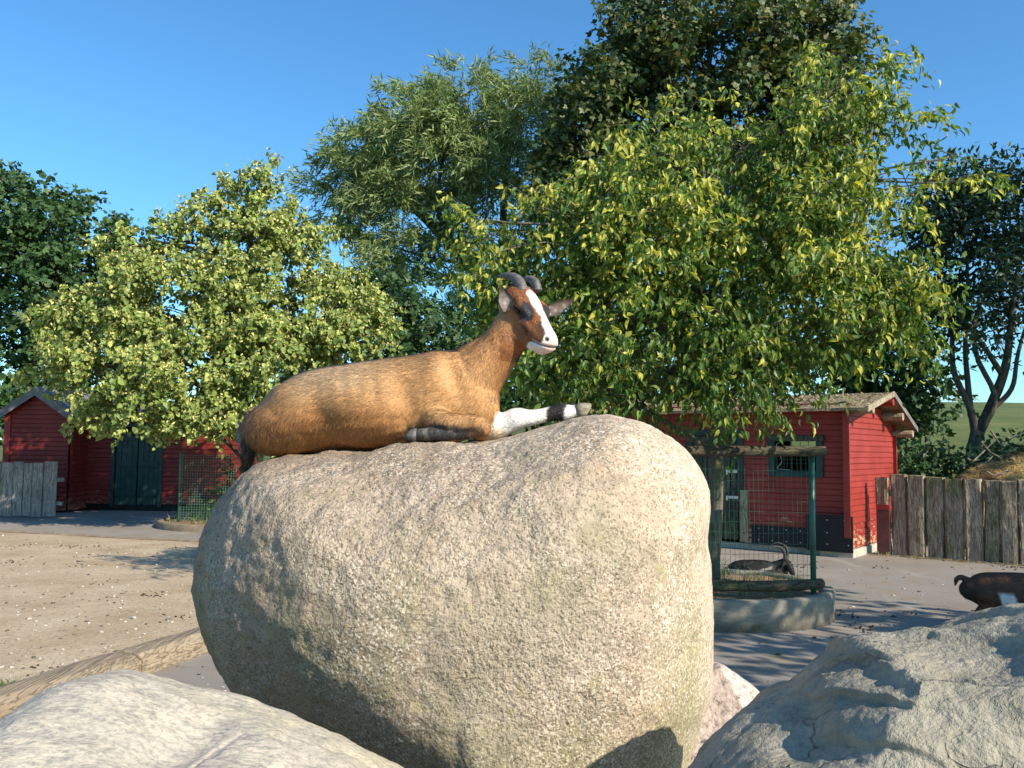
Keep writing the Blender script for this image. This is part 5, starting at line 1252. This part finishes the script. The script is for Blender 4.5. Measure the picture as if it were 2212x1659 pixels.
# smaller dark trees filling the back
fill_spec = dict(dark_spec); fill_spec.update(size=.17, per=18, twig=.6, jit=.13)
def filler(label, px, Y, blobs, seed, top, spec=fill_spec, cat='tree', name='tree', group=None, r=.16):
    b = on_ground(px, Y); tree(label, b, [b, (b + P(px, top, Y)) / 2 + .05, P(px, top, Y)], [r, r * .7, r * .2], blobs, spec, M_bark2, M_leaf_dark, seed, name=name, cat=cat, group=group)
filler('dark bushy tree below the willow, left of the goat head', 850, 25, [(760, 640, 25, 50, 60, 1.2, 40), (850, 650, 25, 80, 60, 1.6, 80), (930, 720, 25, 90, 60, 1.6, 90), (800, 740, 24.6, 100, 60, 1.6, 90), (900, 800, 24.6, 150, 55, 1.8, 90), (700, 780, 25, 100, 60, 1.8, 60), (1020, 740, 25, 60, 70, 1.4, 40)], 111, 660)
filler('dark tree behind the right shed whose lowest leaves overhang its roof', 1850, 22, [(1900, 700, 22, 80, 90, 1.6, 80), (1930, 800, 21.6, 80, 50, 1.3, 70), (1800, 780, 22, 120, 50, 1.6, 70), (1980, 850, 21.4, 60, 45, 1.1, 50), (1700, 740, 22, 140, 70, 1.8, 80), (1925, 900, 21.2, 40, 35, .8, 26)], 112, 720)
filler('dark tree filling the gap between maple and large leaved tree', 1250, 26, [(1200, 560, 26, 90, 90, 2, 80), (1330, 660, 26, 150, 110, 2.2, 130), (1250, 780, 25.6, 180, 80, 2.4, 120), (1480, 740, 25.6, 160, 90, 2.2, 100)], 113, 600)
filler('low dark hedge seen under the large leaved tree beyond the yard', 1250, 20, [(1150, 860, 20, 90, 40, 1, 70), (1300, 860, 20, 110, 40, 1, 80), (1450, 870, 20, 100, 40, 1, 60), (1000, 880, 20.5, 110, 45, 1, 70)], 114, 850, fill_spec, 'hedge', 'hedge', r=.05)
filler('dark hedge at the left edge of the photo behind the small red hut', -30, 24, [(-60, 880, 24, 90, 60, 1.2, 80), (20, 900, 24, 60, 50, 1, 50), (-150, 900, 24, 90, 60, 1.2, 40)], 115, 860, fill_spec, 'hedge', 'hedge', r=.05)
# hedgerow behind the sleeper fence and weeds before the meadow
weed_spec = dict(dark_spec); weed_spec.update(shape=(LEAF_THIN[0] * np.array([3.0, 1, 1]), LEAF_THIN[1], LEAF_THIN[2]), size=.13, per=12, twig=.35, jit=.06, gap=.2, droop=.3, branches=6, twigs=8)
for k, (px, Y, bl, lab) in enumerate([
    (1960, 16.6, [(1970, 1012, 16.6, 50, 20, .5, 60), (1945, 1020, 16.3, 40, 24, .5, 44), (2000, 975, 16.8, 18, 14, .3, 9), (1965, 960, 16.8, 10, 16, .2, 6)], 'dark leafy bush right beside the red shed wall behind the fence'),
    (2050, 16.4, [(2050, 1022, 16.4, 60, 22, .6, 70), (2040, 985, 16.8, 26, 16, .4, 14), (2030, 960, 16.8, 10, 14, .2, 5)], 'dark leafy bush behind the fence in front of the leaning ash stems'),
    (2160, 17.2, [(2165, 985, 17.3, 40, 16, .5, 30), (2215, 965, 17.4, 40, 18, .5, 30), (2140, 1010, 16.6, 40, 22, .5, 36), (2270, 965, 17, 60, 30, .7, 40)], 'dark leafy bush between the ash trunk and the straw heap')]):
    filler(lab, px, Y, bl, 120 + k, 960, weed_spec, 'bush', 'bush', r=.03)
filler('green leafy shrub behind the wire mesh fence left of the huge boulder', 480, 17.9, [(490, 1060, 17.8, 45, 45, .4, 90), (450, 1090, 17.7, 25, 30, .3, 36), (515, 1030, 17.8, 30, 30, .3, 40), (540, 1090, 17.9, 50, 40, .4, 60)], 130, 1040, dict(lin_spec, per=9, size=.07, twig=.2, jit=.03, bract=((.2, .22, .07), .02), cols=[(.04, .085, .02), (.07, .12, .03)], w=[1, 1]), 'shrub', 'shrub', r=.03)
# trees standing outside the picture on the right, known by the shade they throw on the yard
shade_spec = dict(map_spec); shade_spec.update(size=.17, per=14, twig=.6, jit=.13, gap=.3)
def out_tree(label, base, blobs, seed):
    base = np.array(base, float); top = base + ZV * (max(b[2] for b in blobs))
    q = []
    for (x, y, z, r, n) in blobs:
        q.append((x, y, z, r, n))
    g = np.random.default_rng(seed)
    global P
    keepP = P
    P = lambda a, b, c: np.array([a, c, b])
    tree(label, base, [base, (base + top) / 2, top], [.2, .15, .05], [(x, z, y, r * F / y, r * .8 * F / y, r, n) for x, y, z, r, n in q], shade_spec, M_bark2, M_leaf_dark, seed)
    P = keepP
out_tree('young broad tree beyond the right edge, casting the dappled shade on the asphalt', (8.6, 3.2, 0), [(8.3, 3.7, 4.1, 1.3, 40), (7.2, 3.0, 3.9, 1.0, 26), (9.4, 4.2, 4.3, 1.0, 26), (7.8, 4.5, 4.6, .9, 22), (8.8, 2.6, 3.7, 1.0, 26), (6.9, 4.0, 4.3, .8, 16), (10.0, 3.2, 4.2, .9, 18), (8.3, 3.4, 3.0, .8, 10)], 141)
out_tree('big spreading tree far outside the right edge that shades the bank behind the fence', (16.7, 12.2, 0), [(16.5, 12.2, 7, 2.8, 200), (15.3, 13, 6, 2.0, 110), (18.1, 13.4, 8, 2.4, 120), (16.7, 13, 10, 2.6, 130), (17.7, 12.2, 5.2, 2.0, 90), (16.3, 13.8, 12, 2.2, 100), (14.9, 13.6, 8.5, 1.8, 70)], 142)

# meadow post
mp = on_ground(2002, 23.5); mb = MB(); mb.tube([mp - ZV * .1, mp + ZV * .95, mp + ZV * 1.0], [.07, .065, .05], 8)
tag(mb.build('meadow_post', M_bark2, None, True), 'dark fence post standing alone at the foot of the meadow', 'post')

# ---- straw heap and brushwood behind the fence
SC = np.array([9.0, 15.6, 0.0]); D0_, F0_ = cubesphere(24)
V = D0_ * np.array([1.75, 1.1, 1.48]); V = V[:, :] * (1 + .16 * fbm(D0_ * 2.2, 3, 201))[:, None]; V[:, 2] = np.maximum(V[:, 2], -.02); V = V + SC
N_ = vnormals(V, F0_); N_ = N_ if np.mean(np.sum(N_ * (V - SC), 1)) > 0 else -N_
heap = thing('straw_heap', 'heap of yellow straw and brown bedding behind the sleeper fence', 'straw heap', SC)
link('heap', mesh_np('heap', V, [F0_], M_soil, True), heap)
def straw_paint(p, n=None):
    k = sstep(-.15, .25, fbm(p * 1.6, 3, 5)); return lerp(np.broadcast_to(np.array([.20, .11, .05]), p.shape), np.array([.52, .36, .13]), k)
M_straw = mat_coat('straw', .7, .2, False)
hd_ = hairs(V, F0_, N_, 9000, .16, .009, lambda p, n: np.random.default_rng(8).normal(size=p.shape), straw_paint, .35, lambda c: np.clip(c[:, 2] - .5, 0, 1) * (c[:, 1] < SC[1] + .3), 9)
me = mesh_np('straw', hd_[0], [hd_[1], hd_[2]], M_straw, False, np.clip(hd_[3], 0, 1)); tag(link('straw', me, heap), kind='stuff')
sticks = [((2098, 1000), (2150, 950), 15.0), ((2120, 955), (2165, 990), 15.0), ((2110, 1010), (2145, 985), 14.8), ((2130, 1018), (2190, 1012), 14.7), ((2140, 930), (2180, 960), 15.2), ((2175, 945), (2212, 935), 15.1), ((2090, 990), (2115, 993), 15.0)]
for k, (a, b, Y) in enumerate(sticks):
    a, b = P(*a, Y), P(*b, Y + .2); mb = MB(); m = (a + b) / 2 + .05 * rng.normal(size=3)
    mb.tube(spline([a, m, b], 8), np.linspace(.017, .007, 8), 6); mb.tube([m, m + .12 * norm(b - a) + .10 * rng.normal(size=3)], [.008, .004], 5)
    tag(mb.build('stick', M_bark3, None, True), 'bare broken stick poking out of the straw heap behind the fence', 'stick', 'bare sticks on the straw heap')

# ---- grass and weeds in the planter, along the fence and by the shed
def tufts(name, pts, h, w, cols, seed, per=14, spread=.06, lean=.35):
    g = np.random.default_rng(seed); pts = np.asarray(pts, float); n = len(pts)
    p = np.repeat(pts, per, 0) + np.concatenate([spread * g.normal(size=(n * per, 2)), np.zeros((n * per, 1))], 1)
    m = len(p); hh = h * (.5 + .8 * g.random(m)); d = lean * g.normal(size=(m, 2)); ax = np.stack([d[:, 0], d[:, 1], np.ones(m)], 1)
    sd = norm(np.cross(ax, g.normal(size=(m, 3)))) * w
    a = p + ax * hh[:, None] * .55; b = p + ax * hh[:, None] + np.concatenate([d * hh[:, None] * .6, -.15 * hh[:, None]], 1)
    V = np.stack([p - sd / 2, p + sd / 2, a + sd * .35, a - sd * .35, b], 1).reshape(-1, 3); i = np.arange(m)[:, None] * 5
    c = palette(g, m, cols, [1] * len(cols))
    return tag(link(name, mesh_np(name, V, [i + np.array([0, 1, 2, 3]), i + np.array([3, 2, 4])], M_leaf_dark, False, np.repeat(c, 5, 0))), kind='stuff')
g = np.random.default_rng(61)
GREEN = [(.05, .10, .02), (.09, .15, .035)]; DRY = [(.30, .25, .13), (.22, .18, .09), (.12, .14, .05)]
a = g.random(46) * 6.28; r = .85 * np.sqrt(g.random(46))
tufts('grass', [PC + np.array([math.cos(x) * y, math.sin(x) * y, PH - .03]) for x, y in zip(a, r)], .13, .007, GREEN + DRY[:1], 62, 12, .05)
tufts('dry_weeds', [PC + np.array([x, y, PH - .03]) for x, y in zip(-.35 + .5 * g.random(7), -.3 + .5 * g.random(7))], .42, .005, DRY, 63, 4, .03, .2)
t = g.random(60); base_ = np.append(A, 0) + np.outer(t * 3.6, fdir) + fn * .17
tufts('dry_weeds', base_, .035, .006, DRY[:2], 64, 14, .07, 1.4)
tufts('grass', [G(8 + 18 * g.random(), 1490 + 14 * g.random()) for _ in range(7)], .07, .006, GREEN, 65, 26, .05, .5)
a = g.random(40) * 6.28; r = 1.4 * np.sqrt(g.random(40))
tufts('grass', [EC + np.array([math.cos(x) * y, math.sin(x) * y, .11]) for x, y in zip(a, r)], .16, .012, GREEN + DRY[:1], 66, 10, .08)
# fallen crumbs and stones on the yard
g = np.random.default_rng(71); n = 420
yy = 5.5 + 8 * g.random(n); xx = .3 * yy + (.35 * yy) * g.random(n) - .3; wl = g.random(n) < .3; yy = np.where(wl, 5 + 3 * g.random(n), yy); xx = np.where(wl, -2.45 + 1.3 * g.random(n) + .31 * (yy - 6.5), xx); sz = .004 + .012 * g.random(n) ** 3
Dk, Fk = cubesphere(2); B_ = Dk[None] * (1 + .3 * g.normal(size=(n, len(Dk), 1))) * np.stack([sz * (1 + g.random(n)), sz, sz * .6], -1)[:, None] + np.stack([xx, yy, sz * .3], -1)[:, None]
tc = np.where((g.random(n) < .6)[:, None], np.array([.06, .05, .04]), np.array([.42, .38, .32]))
tag(link('yard_litter', mesh_np('yard_litter', B_.reshape(-1, 3), [(Fk[None] + (np.arange(n) * len(Dk))[:, None, None]).reshape(-1, 4)], M_vcol, True, np.repeat(tc, len(Dk), 0))), kind='stuff')

# ---- the two goats in the background
def small_goat(label, base, ang, build, paint, nhair, hlen, seed, voxel=.009, hornpts=(), sc=1.0, hmat=None):
    a = R(ang); ux = np.array([math.cos(a), math.sin(a), 0]); uy = np.array([-math.sin(a), math.cos(a), 0]); base = np.asarray(base, float)
    W = lambda x, y, z: base + (ux * x + uy * y + ZV * z) * sc
    mb = MB()
    for limbs in build: limb(mb, [(*W(x, y, z), r * sc) for x, y, z, r in limbs], 16, 22)
    V, q = fuse(mb, voxel, 5); N = vnormals(V, q)
    if np.mean(np.sum(N * (V - V.mean(0)), 1)) < 0: N = -N; q = q[:, ::-1]
    loc = lambda p: np.stack([(p - base) @ ux, (p - base) @ uy, (p - base)[..., 2]], -1) / sc
    root = thing('goat', label, 'goat', base)
    pf = lambda p, n=None: paint(loc(p))
    link('body', mesh_np('body', V, [q], M_skin, True, np.clip(pf(V), 0, 1)), root)
    hair_object('coat', hairs(V, q, N, nhair, hlen, .004, lambda p, n: -ux - ZV * .7 + np.zeros_like(p), pf, .2, None, seed), M_coat, root)
    for pts in hornpts:
        mb = MB(); horn_mesh(mb, [(*W(x, y, z), r * sc) for x, y, z, r in pts]); mb.build('horn', hmat or M_horn, root, True)
    return W, root
# walking goat at the right, head down beyond the picture edge
gb = G(2186, 1362); gb = np.array([gb[0], gb[1], 0])
body = [[(-.27, 0, .285, .085), (-.19, 0, .285, .130), (-.04, 0, .262, .160), (.12, 0, .262, .158), (.25, 0, .28, .125), (.33, 0, .285, .085)],
        [(.26, 0, .31, .095), (.36, 0, .325, .068), (.44, 0, .315, .052), (.49, 0, .295, .05)], [(.48, 0, .305, .052), (.525, 0, .265, .056), (.57, 0, .205, .040), (.60, 0, .165, .032)],
        [(.475, -.045, .325, .016), (.455, -.085, .32, .019), (.44, -.12, .305, .007)], [(.475, .045, .325, .016), (.455, .085, .32, .019), (.44, .12, .305, .007)],
        [(-.29, 0, .355, .022), (-.335, 0, .372, .020), (-.365, 0, .355, .018), (-.375, 0, .315, .009)],
        [(.595, .0, .165, .026), (.61, 0, .145, .022)]]
for x, y, fwd in ((-.20, -.075, -.02), (-.17, .075, .05), (.25, -.065, .04), (.27, .065, -.02)):
    hind = x < 0
    body.append([(x, y, .27, .075 if hind else .055), (x + (.03 if hind else -.01), y, .20, .050 if hind else .038), (x + (-.035 if hind else .005) + fwd * .5, y, .13, .027), (x + (-.02 if hind else .0) + fwd, y, .07, .021), (x + fwd, y, .035, .024), (x + fwd + .012, y, .012, .024)])
def paint_w(p):
    c = np.broadcast_to(np.array([.085, .042, .024]), p.shape).copy(); n = .03 * fbm(p * 12, 3, 7)
    c = lerp(c, BLACK * 1.3, sstep(.15, .07, p[..., 2] + n)); c = lerp(c, BLACK * 1.5, sstep(-.24, -.30, p[..., 0] + n) * .8)
    c = lerp(c, np.array([.13, .065, .035]), .5 * sstep(.30, .38, p[..., 2]))
    w = sstep(.065, .045, np.abs(p[..., 0] + .035 + .45 * (p[..., 2] - .2) + n * .9)) * sstep(.30, .26, p[..., 2] + n * .7)
    return lerp(c, WHITE * .9, np.clip(w, 0, 1))
W, gr = small_goat('dark brown goat with a white band round its belly walking behind the grey flaked boulder', gb, -12, body, paint_w, 16000, .014, 301, sc=1.22,
    hornpts=([(.50, -.025, .335, .015), (.485, -.04, .385, .013), (.44, -.05, .41, .009), (.40, -.06, .40, .003)], [(.50, .025, .335, .015), (.485, .04, .385, .013), (.44, .05, .41, .009), (.40, .06, .40, .003)]))
# black goat lying behind the wire guard
kb = G(1640, 1266); kb = np.array([kb[0], kb[1], 0])
body = [[(-.36, 0, .13, .085), (-.24, 0, .155, .135), (-.08, 0, .155, .15), (.08, 0, .155, .145), (.20, 0, .16, .11), (.26, 0, .16, .075)],
        [(.17, 0, .19, .10), (.24, -.01, .24, .075), (.28, -.02, .27, .058), (.31, -.03, .27, .05)], [(.29, -.03, .285, .052), (.325, -.06, .25, .048), (.355, -.10, .19, .033), (.365, -.115, .165, .026)],
        [(.18, -.11, .10, .05), (.30, -.13, .05, .035), (.38, -.13, .04, .026), (.30, -.15, .03, .022), (.18, -.15, .03, .02)], [(-.22, -.12, .10, .08), (-.10, -.16, .06, .05), (-.22, -.18, .035, .028), (-.05, -.19, .03, .022)],
        [(-.38, 0, .18, .025), (-.43, 0, .15, .02), (-.45, 0, .09, .01)], [(.27, -.085, .275, .018), (.25, -.13, .265, .014), (.235, -.16, .25, .005)], [(.33, .02, .285, .018), (.37, .06, .28, .014), (.39, .09, .265, .005)]]
def paint_b(p):
    n = .03 * fbm(p * 12, 3, 9); c = np.broadcast_to(BLACK * 1.1, p.shape).copy()
    c = lerp(c, np.array([.30, .29, .27]), sstep(.018, .008, np.abs(p[..., 2] - .20 - .15 * p[..., 0] + n)) * sstep(-.05, .0, p[..., 0]) * sstep(.16, .10, p[..., 0]) * .8)
    q = p - np.array([.33, -.09, .245]); return lerp(c, WHITE * .8, sstep(.022, .012, np.linalg.norm(q, axis=-1)))
small_goat('black goat with long curved horns lying on the asphalt behind the wire tree guard', kb, -6, body, paint_b, 14000, .018, 302, hmat=mat_plain('dark_horn', (.05, .045, .04), .6, .3, 30),
    hornpts=([(.285, -.055, .325, .019), (.275, -.075, .40, .017), (.23, -.10, .46, .014), (.15, -.13, .475, .010), (.09, -.15, .44, .004)], [(.315, -.005, .33, .019), (.33, .01, .41, .017), (.30, .03, .47, .014), (.22, .05, .50, .010), (.14, .06, .47, .004)]))

# ---- stray straw and droppings on the yard and the sand
g = np.random.default_rng(81); n = 900
yy = 5.0 + 10.5 * g.random(n) ** .8; right = g.random(n) < .5
xx = np.where(right, .28 * yy + .40 * yy * g.random(n), -.60 * yy + (.28 * yy) * g.random(n))
nearfence = g.random(n) < .25; tt = g.random(n) * 3.2
fp = np.append(A, 0) + np.outer(tt, fdir) + np.outer(.15 + .35 * g.random(n) ** 2, fn)
xx = np.where(nearfence, fp[:, 0], xx); yy = np.where(nearfence, fp[:, 1], yy)
a = g.random(n) * 6.28; L = .03 + .07 * g.random(n); d = np.stack([np.cos(a), np.sin(a), 0 * a], 1); sd = np.stack([-np.sin(a), np.cos(a), 0 * a], 1) * .0022
p = np.stack([xx, yy, .010 + .006 * g.random(n)], 1); b = p + d * L[:, None] + ZV * .006 * g.random((n, 1)); m = (p + b) / 2 + sd * 3 + ZV * .004
V = np.stack([p - sd, p + sd, m + sd, m - sd, b], 1).reshape(-1, 3); i = np.arange(n)[:, None] * 5
tag(link('stray_straw', mesh_np('stray_straw', V, [i + np.array([0, 1, 2, 3]), i + np.array([3, 2, 4])], M_straw, False, np.repeat(np.array([.50, .40, .22]) * (.5 + .7 * g.random((n, 1))), 5, 0), {'skin_normal': np.tile([0, 0, 1.0], (n * 5, 1))})), kind='stuff')
pts = []
for k in range(34):
    y0 = 5.5 + 9 * g.random(); x0 = (.30 + .36 * g.random()) * y0 if g.random() < .62 else -(.34 + .22 * g.random()) * y0
    m = int(6 + 16 * g.random()); pts.append(np.stack([x0 + .10 * g.normal(size=m), y0 + .14 * g.normal(size=m), np.full(m, .008)], 1))
pts = np.concatenate(pts); n = len(pts); sz = .006 + .005 * g.random((n, 1, 1))
B_ = Dk[None] * sz * np.array([1.2, 1, .8]) * (1 + .2 * g.normal(size=(n, len(Dk), 1))) + pts[:, None]
tag(link('droppings', mesh_np('droppings', B_.reshape(-1, 3), [(Fk[None] + (np.arange(n) * len(Dk))[:, None, None]).reshape(-1, 4)], M_vcol, True, np.tile([.045, .032, .02], (n * len(Dk), 1)))), kind='stuff')
